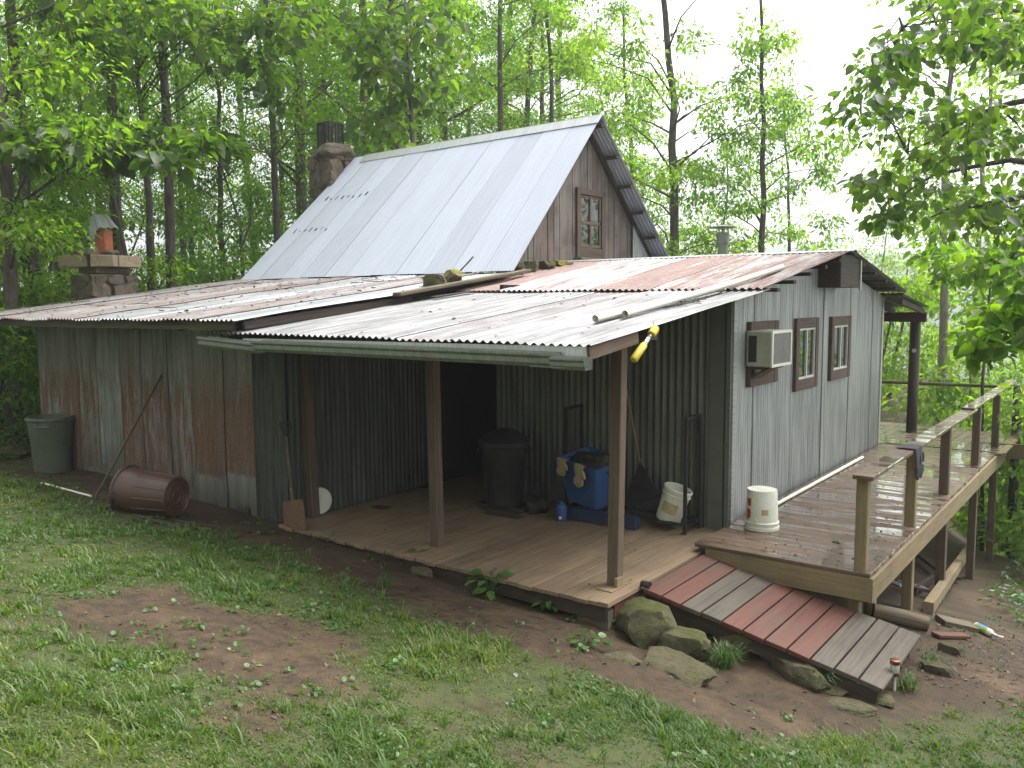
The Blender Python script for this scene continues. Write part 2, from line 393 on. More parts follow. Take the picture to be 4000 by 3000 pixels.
t = NT('frosted'); t.b.inputs['Transmission Weight'].default_value = .4; MT['frost'] = t.fin((.65, .7, .6), .25)
t = NT('bark'); o_ = t.obj(); n1 = t.noise(t.mapv(o_, (14, 14, 2.2)), 1.2, 6, .7); n2 = t.noise(o_, 2.2, 4, .6)
c_ = t.mix(t.mr(n1, .35, .7), (.035, .028, .022), (.13, .11, .09)); c_ = t.mix(t.mr(n2, .5, .75, 0, .5), c_, (.17, .165, .14)); t.bump(n1, .9, .03)
MT['bark'] = t.fin(c_, .9)
t = NT('pale_bark'); o_ = t.obj(); n1 = t.noise(t.mapv(o_, (10, 10, 2.2)), 1.2, 6, .7)
t.bump(n1, .6, .02); MT['palebark'] = t.fin(t.mix(t.mr(n1, .35, .7), (.13, .11, .09), (.33, .30, .26)), .9)
MT['leaf'] = foliage('forest_leaf', (.048, .095, .014), (.105, .18, .018), (.22, .30, .028), trans=.68)
MT['leafdark'] = foliage('near_leaf', (.038, .072, .018), (.075, .125, .022), (.15, .20, .03), trans=.6, rough=.34)
MT['leafhaze'] = foliage('haze_pale_leaf', (.09, .15, .04), (.15, .22, .045), (.27, .34, .06), trans=.68)  # leaf colour paled to carry the haze over the farther trees
MT['grass'] = foliage('grass_blade', (.030, .072, .012), (.078, .136, .022), (.18, .205, .042), trans=.35, rough=.5, obvar=0)
MT['weed'] = foliage('weed_leaf', (.035, .08, .02), (.06, .13, .028), (.10, .19, .035), trans=.3, rough=.4, obvar=0)
t = NT('dead_leaf'); MT['litter'] = t.fin(t.ramp(t.attr('rnd'), [(0, (.035, .02, .013)), (.6, (.08, .045, .025)), (1, (.17, .105, .055))]), .7)
# ground
t = NT('soil_and_moss'); o_ = t.obj(); g_ = t.attr('grs'); a1 = t.noise(o_, 1.3, 6, .65); a2 = t.noise(o_, 11, 6, .7); a3 = t.noise(o_, 60, 3, .7)
soil = t.mix(t.mr(a2, .35, .68), (.028, .019, .011), (.085, .055, .030)); soil = t.mix(t.mr(a1, .5, .7, 0, .6), soil, (.155, .10, .055)); soil = t.mix(t.mr(a3, .55, .75, 0, .7), soil, (.035, .024, .017))
turf = t.mix(t.mr(a2, .3, .7), (.030, .038, .011), (.066, .082, .021)); turf = t.mix(t.mr(a3, .5, .75, 0, .6), turf, (.06, .042, .022))
k = t.mr(t.math('ADD', g_, t.math('MULTIPLY', t.math('SUBTRACT', a2, .5), 1.1)), .15, .85)
c_ = t.mix(k, soil, turf); t.bump(t.math('ADD', a2, t.math('MULTIPLY', a3, .5)), .9, .02)
MT['ground'] = t.fin(c_, t.mr(a2, .3, .7, .6, .95), spec=.3)
t = NT('forest_hill'); o_ = t.obj(); n1 = t.noise(o_, .06, 6, .7); MT['hill'] = t.fin(t.mix(n1, (.02, .05, .015), (.06, .11, .03)), .9)
# ================================================================= CABIN
cabin = thing('cabin', 'weathered metal-sided cabin with steep loft roof and open porch in the woods', 'cabin', (-4.0, 2.2, 0.0))
def zp(y):       # underside of porch roof / lower sheets
    return 2.127+.1212*(y+1.12)
def zs(y):       # shed roof
    return 2.262+.128*(y+1.2)
# ---- front wall of the shed
m = MB(); m.corr((-9.88, -.30, -.2), (-4.58, -.30, -.2), (-4.58, -.30, 2.36), (-9.88, -.30, 2.36), pitch=.070, amp=.012, sw=.60, lift=.010, rows=5, rseed=3, wob=.02)
m.build('shed_wall', MT['wall_rust'], cabin, True)['label'] = 'rust streaked corrugated wall'
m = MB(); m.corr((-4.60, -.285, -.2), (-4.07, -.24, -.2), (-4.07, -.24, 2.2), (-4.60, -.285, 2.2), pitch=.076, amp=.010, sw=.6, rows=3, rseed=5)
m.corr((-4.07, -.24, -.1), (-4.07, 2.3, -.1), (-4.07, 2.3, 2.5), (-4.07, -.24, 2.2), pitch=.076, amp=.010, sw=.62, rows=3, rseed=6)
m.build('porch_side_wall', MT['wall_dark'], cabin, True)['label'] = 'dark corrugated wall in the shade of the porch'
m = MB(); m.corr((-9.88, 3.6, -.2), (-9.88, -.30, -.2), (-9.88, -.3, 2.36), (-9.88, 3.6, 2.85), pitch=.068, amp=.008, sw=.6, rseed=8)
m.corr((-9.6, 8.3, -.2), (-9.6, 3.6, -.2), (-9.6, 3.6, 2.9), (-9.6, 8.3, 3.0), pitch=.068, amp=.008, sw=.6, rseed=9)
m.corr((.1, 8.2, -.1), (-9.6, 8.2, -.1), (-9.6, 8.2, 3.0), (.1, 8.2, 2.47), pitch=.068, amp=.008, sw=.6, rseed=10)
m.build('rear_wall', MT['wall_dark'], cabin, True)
# ---- passage behind the porch (its darkness put into the lining colour)
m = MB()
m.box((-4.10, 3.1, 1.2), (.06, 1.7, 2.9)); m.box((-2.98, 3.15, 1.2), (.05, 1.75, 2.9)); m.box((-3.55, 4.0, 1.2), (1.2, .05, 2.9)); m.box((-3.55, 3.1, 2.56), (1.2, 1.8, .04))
m.build('passage_lining', MT['tarshade'], cabin)
# ---- wall behind the porch
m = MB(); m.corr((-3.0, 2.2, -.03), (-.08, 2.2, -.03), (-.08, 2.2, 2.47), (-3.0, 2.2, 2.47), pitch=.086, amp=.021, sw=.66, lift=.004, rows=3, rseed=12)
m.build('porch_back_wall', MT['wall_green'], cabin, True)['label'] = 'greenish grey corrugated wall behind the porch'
m = MB(); m.box((-.045, 2.185, 1.22), (.17, .03, 2.50), r=.3); m.box((.085, 2.182, 1.22), (.05, .045, 2.50), r=.8)
m.build('corner_trim', MT['trimdark'], cabin)
# ---- side wall with gable
def gtop(y): return (2.44+(y-2.2)*.178) if y < 5.28 else (2.988-(y-5.28)*.172)
H0 = 2.6
m = MB(); L = 8.24-2.2
m.corr((.10, 2.2, -.0), (.10, 8.24, -.0), (.10, 8.24, H0), (.10, 2.2, H0), pitch=.062, amp=.0055, sw=.61, lift=.005, seg=6, rseed=14, rows=2, topfn=lambda a: gtop(2.2+a*L)/H0)
m.build('side_wall', MT['wall_side'], cabin, True)['label'] = 'grey ribbed metal side wall'
m = MB(); m.box((.112, 8.20, 1.25), (.03, .09, 2.42)); m.build('edge_flashing', MT['flash'], cabin)
MB().box((.116, 2.235, 1.22), (.02, .07, 2.46)).build('edge_flashing', MT['wall_side'], cabin)
m = MB(); m.box((.02, 5.25, -.02), (.10, 6.0, .10)); m.build('sill_beam', MT['darkwood'], cabin)
# vent box under the ridge
m = MB(); m.box((.24, 5.36, 2.80), (.30, .82, .42)); m.build('ridge_box', MT['darkwood'], cabin, bevel=.004)
m = MB(); m.box((.40, 5.80, 2.79), (.02, .05, .46)); m.build('ridge_box_trim', MT['flash'], cabin)
# ---- windows in the side wall
def win(y0, y1, z0, z1, slider=True, parent=cabin):
    fr = MB(); w = .105; X = .128
    fr.box((X, y0+w/2, (z0+z1)/2), (.05, w, z1-z0)); fr.box((X, y1-w/2, (z0+z1)/2), (.05, w, z1-z0))
    fr.box((X-.002, (y0+y1)/2, z1-w/2-.01), (.045, y1-y0-2*w, w+.02)); fr.box((X-.002, (y0+y1)/2, z0+w/2+.015), (.045, y1-y0-2*w, w+.03))
    f = fr.build('window', MT['frame'], parent, bevel=.003)
    if slider:
        a, b = y0+w, y1-w; c, d = z0+w+.03, z1-w-.02; t_ = .026; s = MB(); X2 = .124
        s.box((X2, a+t_/2, (c+d)/2), (.03, t_, d-c)); s.box((X2, b-t_/2, (c+d)/2), (.03, t_, d-c)); s.box((X2, (a+b)/2, (c+d)/2), (.036, t_*1.1, d-c-.002))
        s.box((X2, (a+b)/2, c+t_/2), (.028, b-a-2*t_, t_)); s.box((X2, (a+b)/2, d-t_/2), (.028, b-a-2*t_, t_))
        fo = np.array(WL[parent.name])
        WL[f.name] = WL[parent.name]
        s.build('sash', MT['whitepaint'], f)
        g = MB(); g.box((.113, (a+b)/2, (c+d)/2), (.006, b-a-.01, d-c-.01)); g.build('pane', MT['glass'], f)
    return f
w1 = win(2.60, 3.44, 1.50, 2.205, False)
m = MB(); m.box((.112, 3.02, 1.86), (.012, .63, .50)); m.build('filler_board', MT['acbody'], w1)
win(4.06, 4.90, 1.32, 2.21); win(5.46, 6.35, 1.34, 2.205)
# ---- porch floor
m = MB(); x = -4.03; k = 0
while x < .05:
    w = .139; e = -.45-random.uniform(-.012, .018) - (.0 if x < -.6 else 0)
    m.box((x+w/2, (e+2.2)/2, -.019), (w-.006, 2.2-e, .036), r=random.random()); x += w; k += 1
m.box((.10+.05, .84, -.010), (.10, 2.58, .040), r=.95)
m.build('porch_floor', MT['porch_floor'], cabin, bevel=.003)['label'] = 'board floor of the porch'
m = MB(); m.box((-3.5, 3.05, -.02), (1.1, 1.7, .04)); m.build('passage_floor', MT['porch_floor'], cabin)
m = MB(); m.box((-1.9, -.40, -.10), (4.1, .045, .12)); m.box((.12, .7, -.10), (.045, 2.2, .12)); m.build('floor_joist', MT['darkwood'], cabin)
m = MB(); m.box((.165, -.10, -.13), (.03, .42, .16)); m.build('red_skirt_board', MT['rampred'], cabin)
m = MB(); m.box((.02, -.30, -.2), (.30, .20, .24)); m.build('foundation_block', MT['chim'], cabin)
# ---- posts
def post(x, y, z0, z1, w, dx=0, dy=0, mat='post'):
    m = MB(); m.beam((x, y, z0), (x+dx, y+dy, z1), w, w, up=(1, 0, 0)); return m.build('porch_post', MT[mat], cabin, bevel=.006)
post(0, 0, .0, 2.17, .105, .035); post(-2.056, 0, 0, 2.15, .105, -.03); post(-3.98, .02, -.02, 2.15, .11, -.10)
m = MB(); m.box((.055, -.03, .045), (.03, .10, .09)); m.box((.0, -.03, .004), (.16, .32, .012)); m.build('post_block', MT['treated'], cabin, bevel=.003)
# ---- porch beam, rafters, fascia
m = MB(); m.beam((-4.05, .0, 2.185), (.36, .0, 2.185), .10, .12)
m.build('porch_header', MT['darkwood'], cabin)
for x in np.arange(-3.9, .2, .72): MB().beam((x, -1.06, zp(-1.06)-.065), (x, 2.15, zp(2.15)-.065), .045, .085).build('rafter', MT['darkwood'], cabin)
m = MB(); m.beam((.405, -1.09, zp(-1.09)-.058), (.405, -.38, zp(-.38)-.058), .035, .095); m.build('rake_board', MT['post'], cabin, bevel=.003)
for y in (2.65, 3.15, 3.7, 4.25, 4.8, 5.9, 6.5, 7.1, 7.7, 8.2): MB().beam((-.1, y, gtop(y)+.022), (.42, y, gtop(y)+.022), .085, .04).build('purlin', MT['darkwood'], cabin)
m = MB(); m.beam((-3.6, -1.10, 2.06), (.40, -1.10, 2.085), .02, .075); m.build('eave_board', MT['flash'], cabin)
# ---- roofs
m = MB(); m.corr((-4.15, -1.12, 2.150), (.45, -1.12, 2.127), (.45, 2.32, 2.538), (-4.15, 2.32, 2.556), pitch=.079, amp=.0115, sw=.64, seg=8, rows=6, lift=.005, jit=.02, rseed=21, wob=.012)
m.build('porch_roof', MT['roof_silver'], cabin, True)['label'] = 'silver corrugated porch roof sheets'
m = MB(); m.corr((-3.66, 2.19, 2.570), (.45, 2.19, 2.548), (.45, 5.28, 3.058), (-3.98, 5.28, 3.062), pitch=.079, amp=.0115, sw=.64, seg=8, rows=6, lift=.005, jit=.03, rseed=22, wob=.014)
m.build('upper_roof', MT['roof_red'], cabin, True)['label'] = 'faded red and silver corrugated upper roof'
m = MB(); m.corr((-3.98, 5.28, 3.055), (.45, 5.28, 3.052), (.45, 8.30, 2.535), (-3.98, 8.30, 2.535), pitch=.079, amp=.0115, sw=.64, rows=4, rseed=23)
m.corr((-3.98, 8.12, 2.50), (.45, 8.12, 2.49), (.45, 9.90, 2.285), (-3.98, 9.90, 2.285), pitch=.079, amp=.0115, sw=.64, rows=3, rseed=24)
m.build('rear_roof', MT['roof_silver'], cabin, True)
m = MB(); N_ = 1
m.beam((-3.98, 5.21, 3.067), (.47, 5.21, 3.062), .16, .008, up=(0, -.17, 1)); m.beam((-3.98, 5.35, 3.067), (.47, 5.35, 3.062), .14, .008, up=(0, .17, 1))
m.build('ridge_cap', MT['flash'], cabin)
# shed roof
A = np.array((-10.75, -1.20, 2.235)); B = np.array((-3.6, -1.20, 2.268)); C_ = np.array((-3.60, 3.42, 2.83)); D = np.array((-10.75, 4.3, 2.95))
m = MB(); m.corr(A, B, C_, D, pitch=.079, amp=.0115, sw=.64, seg=8, rows=8, lift=.010, jit=.03, rseed=31, wob=.02)
m.build('shed_roof', MT['roof_shed'], cabin, True)['label'] = 'patchy rusted corrugated shed roof'
m = MB(); m.beam((-10.7, -1.10, 2.19), (-3.75, -1.10, 2.215), .04, .085, r=.2); m.build('shed_eave_board', MT['oldwood'], cabin)
for x in np.arange(-10.5, -3.6, .95): MB().beam((x, -1.07, zs(-1.07)-.085), (x, 3.3, zs(3.3)-.085), .05, .09).build('rafter', MT['darkwood'], cabin)
m = MB(); m.beam((-3.66, -1.05, 2.225), (-3.66, 1.35, 2.475), .04, .085); m.beam((-3.72, -1.0, 2.19), (-3.72, .6, 2.34), .03, .12); m.build('shed_edge_board', MT['darkwood'], cabin)
# ---- loft (steep) roof
RA = (-3.6, 3.362, 2.872); RR = (-3.6, 5.714, 5.366); RL = (-9.42, 5.80, 5.33); RAl = (-10.14, 3.523, 2.875); RB = (-3.6, 8.101, 3.229); RBl = (-10.0, 8.2, 3.1)
m = MB(); m.corr(RAl, RA, RR, RL, pitch=.064, amp=.003, sw=.60, seg=6, rows=6, lift=.005, jit=.015, rseed=41, wob=.008)
r3 = random.Random(8)
def onloft(f, g): # f across 0..1, g up the slope 0..1
    a_ = np.array(RAl)*(1-f)+np.array(RA)*f; b_ = np.array(RL)*(1-f)+np.array(RR)*f; return a_*(1-g)+b_*g
nl_ = nrm(np.cross(np.array(RA)-np.array(RAl), np.array(RL)-np.array(RAl))); nl_ = nl_ if nl_[2] > 0 else -nl_
for g_, fs in ((.36, [.05, .075, .10, .125, .15, .175, .20]), (.62, [.06, .085, .11, .14, .165, .19, .22, .245])):
    for f_ in fs:
        p_ = onloft(f_, g_+r3.uniform(-.006, .006))+nl_*.010; q_ = onloft(f_, g_+r3.choice([.012, .02, .012, .03]))+nl_*.010; m.beam(p_, q_, r3.uniform(.012, .035), .004, up=nl_, mi=1)
p_ = onloft(.845, .0)+nl_*.012; q_ = onloft(.858, .09)+nl_*.012; m.beam(p_, q_, .03, .004, up=nl_, mi=1)
lr = m.build('loft_roof', [MT['roof_loft'], MT['tarshade']], cabin, True); lr['label'] = 'steep pale galvanised loft roof'
WL[lr.name] = WL[cabin.name]
m = MB(); m.corr(RL, RR, RB, RBl, pitch=.067, amp=.008, sw=.62, seg=6, rows=4, rseed=42)
m.build('loft_roof_rear', MT['roof_loft'], cabin, True)
m = MB(); d = nrm(np.array(RR)-np.array(RA)); nn = nrm(np.cross((1, 0, 0), d)); off = np.array(nn)*.018
m.beam(np.array(RL)-d*.10+off+np.array((.3, 0, 0)), np.array(RR)-d*.09+off+np.array((.02, 0, 0)), .21, .006, up=nn)
d2 = nrm(np.array(RR)-np.array(RB)); n2_ = nrm(np.cross(d2, (1, 0, 0))); m.beam(np.array(RL)-d2*.08+np.array((.3, 0, .02)), np.array(RR)-d2*.08+np.array((.02, 0, .02)), .18, .006, up=n2_)
m.build('ridge_flashing', MT['flash'], cabin)

# purlins at the right rake and gable boards
gx = -3.95
def gab(y):
    return 2.872+(y-3.362)*1.0604-.06 if y < 5.714 else 5.366-(y-5.714)*.8953-.05
m = MB(); y = 3.45
while y < 8.2:
    w = random.choice([.14, .16, .19, .19, .22]); y1 = min(y+w, 8.2); a, b = y+.008, y1-.006
    if a < 5.714 < b: tops = [(a, gab(a)), (5.714, gab(5.714)), (b, gab(b))]
    else: tops = [(a, gab(a)), (b, gab(b))]
    z0 = 2.60; X0 = gx+random.uniform(-.006, .006); th = .022
    poly = [(a, z0), (b, z0)]+tops[::-1]; n = len(poly)
    V = [(X0, p, q) for p, q in poly]+[(X0-th, p, q) for p, q in poly]
    Fc = [tuple(range(n)), tuple(range(2*n-1, n-1, -1))]+[(i, i+n, (i+1) % n+n, (i+1) % n) for i in range(n)]
    so = random.random()*40
    m.add(V, Fc, [(q+so, p-y, 0) for p, q in poly]*2, random.random()); y = y1
gw = m.build('gable_wall', MT['gable'], cabin); gw['label'] = 'weathered vertical board gable wall'
m = MB(); pb_ = [(3.5, 2.6), (8.1, 2.6), (8.1, gab(8.1)-.05), (5.714, gab(5.714)-.12), (3.5, gab(3.5)-.12)]
m.add([(gx-.06, a, b) for a, b in pb_]+[(gx-.09, a, b) for a, b in pb_], [(0, 1, 2, 3, 4), (9, 8, 7, 6, 5)]+[(i, i+5, (i+1) % 5+5, (i+1) % 5) for i in range(5)]); m.build('gable_backing', MT['darkwood'], cabin)
for f in (.04, .24, .44, .63, .82, .985):
    P = np.array(RR)*(1-f)+np.array(RB)*f; MB().box((gx+.17, P[1]-.03, P[2]-.055), (.32, .09, .05), r=.4).build('purlin', MT['darkwood'], cabin)
m = MB(); m.beam((gx+.015, 5.70, 5.25), (gx+.015, 8.05, 3.14), .03, .13, up=(1, 0, 0)); m.build('gable_rake_board', MT['darkwood'], cabin)
m = MB(); m.corr((gx+.03, 7.30, 2.95), (gx+.03, 8.0, 2.95), (gx+.03, 8.0, 3.25), (gx+.03, 7.30, 3.85), pitch=.067, amp=.006, sw=.7); m.build('gable_patch', MT['wall_side'], cabin, True)
# loft window
f = MB(); X = gx+.02; y0, y1, z0, z1 = 5.48, 6.36, 3.14, 4.26
f.box((X, y0+.05, (z0+z1)/2), (.05, .10, z1-z0)); f.box((X, y1-.06, (z0+z1)/2), (.05, .12, z1-z0)); f.box((X-.002, (y0+y1)/2, z1-.05), (.045, y1-y0-.21, .10)); f.box((X-.002, (y0+y1)/2, z0+.08), (.045, y1-y0-.21, .16))
wf = f.build('window', MT['frame'], cabin, bevel=.004); wf['label'] = 'small four pane loft window'; WL[wf.name] = WL[cabin.name]
s = MB(); a, b, c, d = y0+.11, y1-.13, z0+.17, z1-.11; X2 = gx+.012
s.box((X2, (a+b)/2, (c+d)/2), (.03, .045, d-c)); s.box((X2-.001, (a+b)/2, (c+d)/2-.02), (.028, b-a, .05)); s.box((X2, a+.02, (c+d)/2), (.026, .04, d-c)); s.box((X2, b-.02, (c+d)/2), (.026, .04, d-c)); s.box((X2-.003, (a+b)/2, c+.025), (.022, b-a-.08, .05)); s.box((X2-.003, (a+b)/2, d-.02), (.022, b-a-.08, .04))
s.build('sash', MT['post'], wf, bevel=.003)
s = MB(); s.box((gx+.004, (a+b)/2, (c+d)/2), (.006, b-a, d-c)); s.build('pane', MT['glass'], wf)
s = MB(); s.box((gx+.07, (y0+y1)/2, z0-.03), (.16, y1-y0+.1, .05)); s.build('sill', MT['oldwood'], wf, bevel=.005)
# ---- chimneys
def rockmesh(m, c, sz, seed, flat=.0, sub=3, rz=0, tilt=(0, 0), rough=.22, mi=0, blocky=False):
    bm = bmesh.new(); bmesh.ops.create_icosphere(bm, subdivisions=sub, radius=1)
    rr = random.Random(seed); o = Vector((rr.random()*50, rr.random()*50, rr.random()*50)); pl = [(Vector((rr.gauss(0, 1), rr.gauss(0, 1), rr.gauss(0, .6))).normalized(), rr.uniform(.55, .85)) for _ in range(14)]
    pl += [(Vector((0, 0, 1)), .62), (Vector((0, 0, -1)), .6)]
    if blocky: pl = pl[:5]+[(Vector(a_), rr.uniform(.50, .62)) for a_ in ((1, 0, 0), (-1, 0, 0), (0, 1, 0), (0, -1, 0), (0, 0, 1), (0, 0, -1))]
    V = []
    R = Matrix.Rotation(rz, 3, 'Z') @ Matrix.Rotation(tilt[0], 3, 'X') @ Matrix.Rotation(tilt[1], 3, 'Y')
    for v in bm.verts:
        p = v.co.copy()
        for nn, dd in pl:
            q = p.dot(nn)
            if q > dd: p -= nn*(q-dd)*.92
        p *= 1+rough*.6*mnoise.noise(p*1.6+o)+rough*.35*mnoise.noise(p*5+o)+(.035*mnoise.noise(p*11+o) if sub > 2 else 0)
        p = Vector((p.x*sz[0]*.62, p.y*sz[1]*.62, p.z*sz[2]*.75)); p = R @ p
        V.append((p.x+c[0], p.y+c[1], p.z+c[2]))
    Fc = [tuple(v.index for v in f.verts) for f in bm.faces]; bm.free()
    m.add(V, Fc, None, rr.random(), mi)
def stonestack(m, cx, cy, z0, z1, hx, hy, seed, s=.28):
    rr = random.Random(seed); z = z0
    m.box((cx, cy, (z0+z1)/2), (hx*1.86, hy*1.86, z1-z0), r=.2)
    while z < z1-.02:
        h = rr.uniform(.12, .26); h = min(h, z1-z+.06)
        for side in range(4):
            L = 2*(hx if side % 2 == 0 else hy); u = -L/2
            while u < L/2-.03:
                w = rr.uniform(.18, .42); w = min(w, L/2-u+.05); uu = u+w/2
                if side == 0: c = (cx+uu, cy-hy*.86, z+h/2)
                elif side == 1: c = (cx+hx*.86, cy+uu, z+h/2)
                elif side == 2: c = (cx+uu, cy+hy*.86, z+h/2)
                else: c = (cx-hx*.86, cy+uu, z+h/2)
                rockmesh(m, c, (w*1.38 if side % 2 == 0 else .30, .30 if side % 2 == 0 else w*1.38, h*1.22), rr.random(), sub=3, rough=.3, blocky=True, rz=rr.uniform(-.08, .08))
                u += w
        z += h
m = MB(); stonestack(m, -9.86, 5.62, 2.2, 5.36, .31, .33, 5)
rockmesh(m, (-9.84, 5.64, 5.44), (.98, .98, .28), 4, rough=.12, sub=4)
ch = m.build('chimney', MT['chim'], cabin, True); ch['label'] = 'stone chimney with mortar cap beside the loft roof'; WL[ch.name] = WL[cabin.name]
smooth_angle(ch, 35)
cg = MB(); cx, cy = -9.90, 5.60; a = .175
for dx in (-a, a):
    for dy in (-a, a): cg.box((cx+dx, cy+dy, 5.78), (.03, .03, .5))
for dx in (-a, a): cg.box((cx+dx, cy, 6.02), (.026, 2*a, .035)); cg.box((cx, cy+dx, 6.02), (2*a, .026, .035))
for dx in (-a, a): cg.box((cx, cy+dx, 5.78), (.04, .022, .48)); cg.box((cx+dx, cy, 5.78), (.022, .04, .48))
for k in range(11):
    t_ = -a+2*a*(k+.5)/11
    for s_ in (-a, a): cg.box((cx+t_, cy+s_, 5.78), (.007, .006, .47)); cg.box((cx+s_, cy+t_, 5.78), (.006, .007, .47))
for k in range(16):
    z = 5.56+k*.03
    for s_ in (-a, a): cg.box((cx, cy+s_, z), (2*a, .006, .006)); cg.box((cx+s_, cy, z), (.006, 2*a, .006))
cg.build('spark_cage', MT['mesh'], ch)
LX, LY = LC
m = MB(); stonestack(m, LX, LY, 0.0, 2.93, .35, .37, 9)
c2 = m.build('chimney', MT['chim'], cabin, True); c2['label'] = 'rough stone chimney topped with tan blocks behind the shed'; WL[c2.name] = WL[cabin.name]; smooth_angle(c2, 35)
for (dx, dy, w_, d_, rz_) in ((-.18, -.40, .54, .20, .50), (.36, -.17, .40, .20, .72), (.35, .25, .2, .45, .1), (-.42, .2, .2, .5, .2)):
    m = MB(); m.box((LX+dx, LY+dy, 3.19), (w_, d_, .205), rz=rz_); m.build('concrete_block', MT['block'], c2, bevel=.012)
m = MB(); m.box((LX, LY, 3.12), (.62, .58, .28)); m.build('mortar_bed', MT['chim'], c2)
for q, (x, y, z, a, b, c) in enumerate([(-.28, -.22, 3.35, .42, .32, .15), (.10, -.28, 3.35, .40, .28, .12), (.33, 0, 3.34, .25, .28, .10)]): m = MB(); rockmesh(m, (LX+x, LY+y, z), (a, b, c), 70+q); smooth_angle(m.build('cap_stone', MT['chim'], c2), 35)
m = MB(); m.box((LX+.02, LY+.02, 3.50), (.22, .22, .50), rz=.45); m.build('clay_flue', MT['clay'], c2, bevel=.015)
m = MB(); e1 = np.array((.5, .866, 0)); e2 = np.array((.866, -.5, 0)); cc = np.array((LX, LY, 3.74))
Pq = lambda r, u, d: cc+e1*r+e2*d+np.array((0, 0, u))
m.corr(Pq(-.14, .32, -.16), Pq(.12, .29, -.16), Pq(.29, .04, .22), Pq(-.05, .04, .22), pitch=.085, amp=.014, sw=9, seg=8, rseed=2)
m.corr(Pq(-.14, .32, -.16), Pq(-.21, .04, -.16), Pq(-.12, -.20, .22), Pq(-.05, .04, .22), pitch=.085, amp=.014, sw=9, seg=8, rseed=2)
m.build('flue_cap', MT['flash'], c2, True)
# stove pipe
m = MB(); P = (-1.735, 6.2); m.lathe([(.075, 2.7), (.075, 3.42)], Matrix.Translation((P[0], P[1], 0)), 20); m.lathe([(.095, 3.30), (.095, 3.46)], Matrix.Translation((P[0], P[1], 0)), 20)
m.lathe([(0, 3.58), (.20, 3.545), (.20, 3.53), (0, 3.53)], Matrix.Translation((P[0], P[1], 0)), 20)
for a in (0, 2.1, 4.2): m.box((P[0]+.08*math.cos(a), P[1]+.08*math.sin(a), 3.50), (.015, .015, .08))
sp = m.build('stove_pipe', MT['gutter'], cabin, False); smooth_angle(sp)
# ---- gutter
def gutter(a, b, y, h=.105, d=.12):
    m = MB(); prof = [(y+d, h), (y+d, 0), (y+.02, 0), (y-.005, .03), (y-.005, h*.62), (y-.022, h*.8), (y-.022, h), (y-.014, h), (y-.014, h*.82), (y+.004, h*.62), (y+.004, .034), (y+.024, .008), (y+d-.006, .008), (y+d-.006, h)]
    n = len(prof); V = [(a[0], p, a[1]+q) for p, q in prof]+[(b[0], p, b[1]+q) for p, q in prof]
    m.add(V, [(i, i+n, (i+1) % n+n, (i+1) % n) for i in range(n)], [(0, p*8, q*8) for p, q in prof]+[(4, p*8, q*8) for p, q in prof])
    return m
g = gutter((-4.17, 2.005), (-3.22, 1.960), -1.235); g.box((-4.168, -1.17, 2.055), (.004, .12, .10))
g2 = gutter((-3.26, 1.985), (.20, 1.975), -1.245); g2.box((.16, -1.20, 1.978), (.30, .10, .008)); 
G2 = gutter((.19, 1.962), (.47, 1.962), -1.25, .09)
gu = g2.build('gutter', MT['gutter'], cabin); g.build('gutter', MT['gutter'], cabin); G2.build('gutter', MT['gutter'], cabin)
m = MB(); m.box((.0, -1.262, 2.065), (.22, .012, .006)); m.box((.0, -1.26, 2.075), (.03, .02, .012)); m.build('gutter_fitting', MT['gutter'], cabin)
# ---- back porch post + beam
m = MB(); m.beam((-.35, 9.88, 2.115), (.43, 9.88, 2.115), .09, .17); m.beam((-3.9, 9.88, 2.115), (-.36, 9.88, 2.115), .09, .17); m.build('rear_beam', MT['rampred'], cabin, bevel=.004)
m = MB(); m.tube([(.235, 9.98, -1.6), (.235, 9.98, 2.03)], .088, 14); m.build('rear_post', MT['darkwood'], cabin, True)
m = MB(); m.lathe([(0, .0), (.035, .0), (.035, .012), (0, .012)], Matrix.Translation((.25, 9.89, 1.53)) @ Matrix.Rotation(pi/2, 4, 'X'), 14); m.build('thermometer', MT['white'], cabin)
for x in (-.9, -.1, .38): MB().beam((x, 8.2, 2.40), (x, 9.85, 2.215), .045, .09).build('rafter', MT['darkwood'], cabin)

# ================================================================= DECK
deck = thing('deck', 'raised wooden deck with post railing along the side wall of the cabin', 'deck', (.9, 5.0, .1))
m = MB(); y = 1.262; k = 0
while y < 8.30:
    w = .140; m.box(((.15+1.77)/2+random.uniform(-.004, .004), y+w/2, .081), (1.62, w-.007, .036), r=random.random()); y += w
x = -3.6
while x < 1.78:
    w = .14; m.box((x+w/2, (8.31+10.85)/2, .081), (w-.007, 2.54, .036), r=random.random()); x += w
m.build('deck_boards', MT['deck'], deck, bevel=.003)['label'] = 'wet brown deck boards'
m = MB(); m.box((1.01, 1.285, -.045), (1.50, .04, .21), r=.9); m.build('front_fascia', MT['treated'], deck, bevel=.003)
m = MB(); m.beam((1.775, 1.265, -.045), (1.775, 9.25, -.045), .04, .21, r=.95); m.build('side_fascia', MT['treated'], deck, bevel=.003)
m = MB(); m.beam((1.0, 9.30, -.02), (2.05, 9.30, .0), .045, .24); m.beam((1.84, 8.4, .085), (1.84, 9.9, .085), .10, .035); m.build('end_beam', MT['treated'], deck, bevel=.003)
for y in np.arange(2.2, 10.2, 1.2): MB().beam((.1, y, -.06), (1.74, y, -.06), .045, .18).build('joist', MT['treated'], deck)
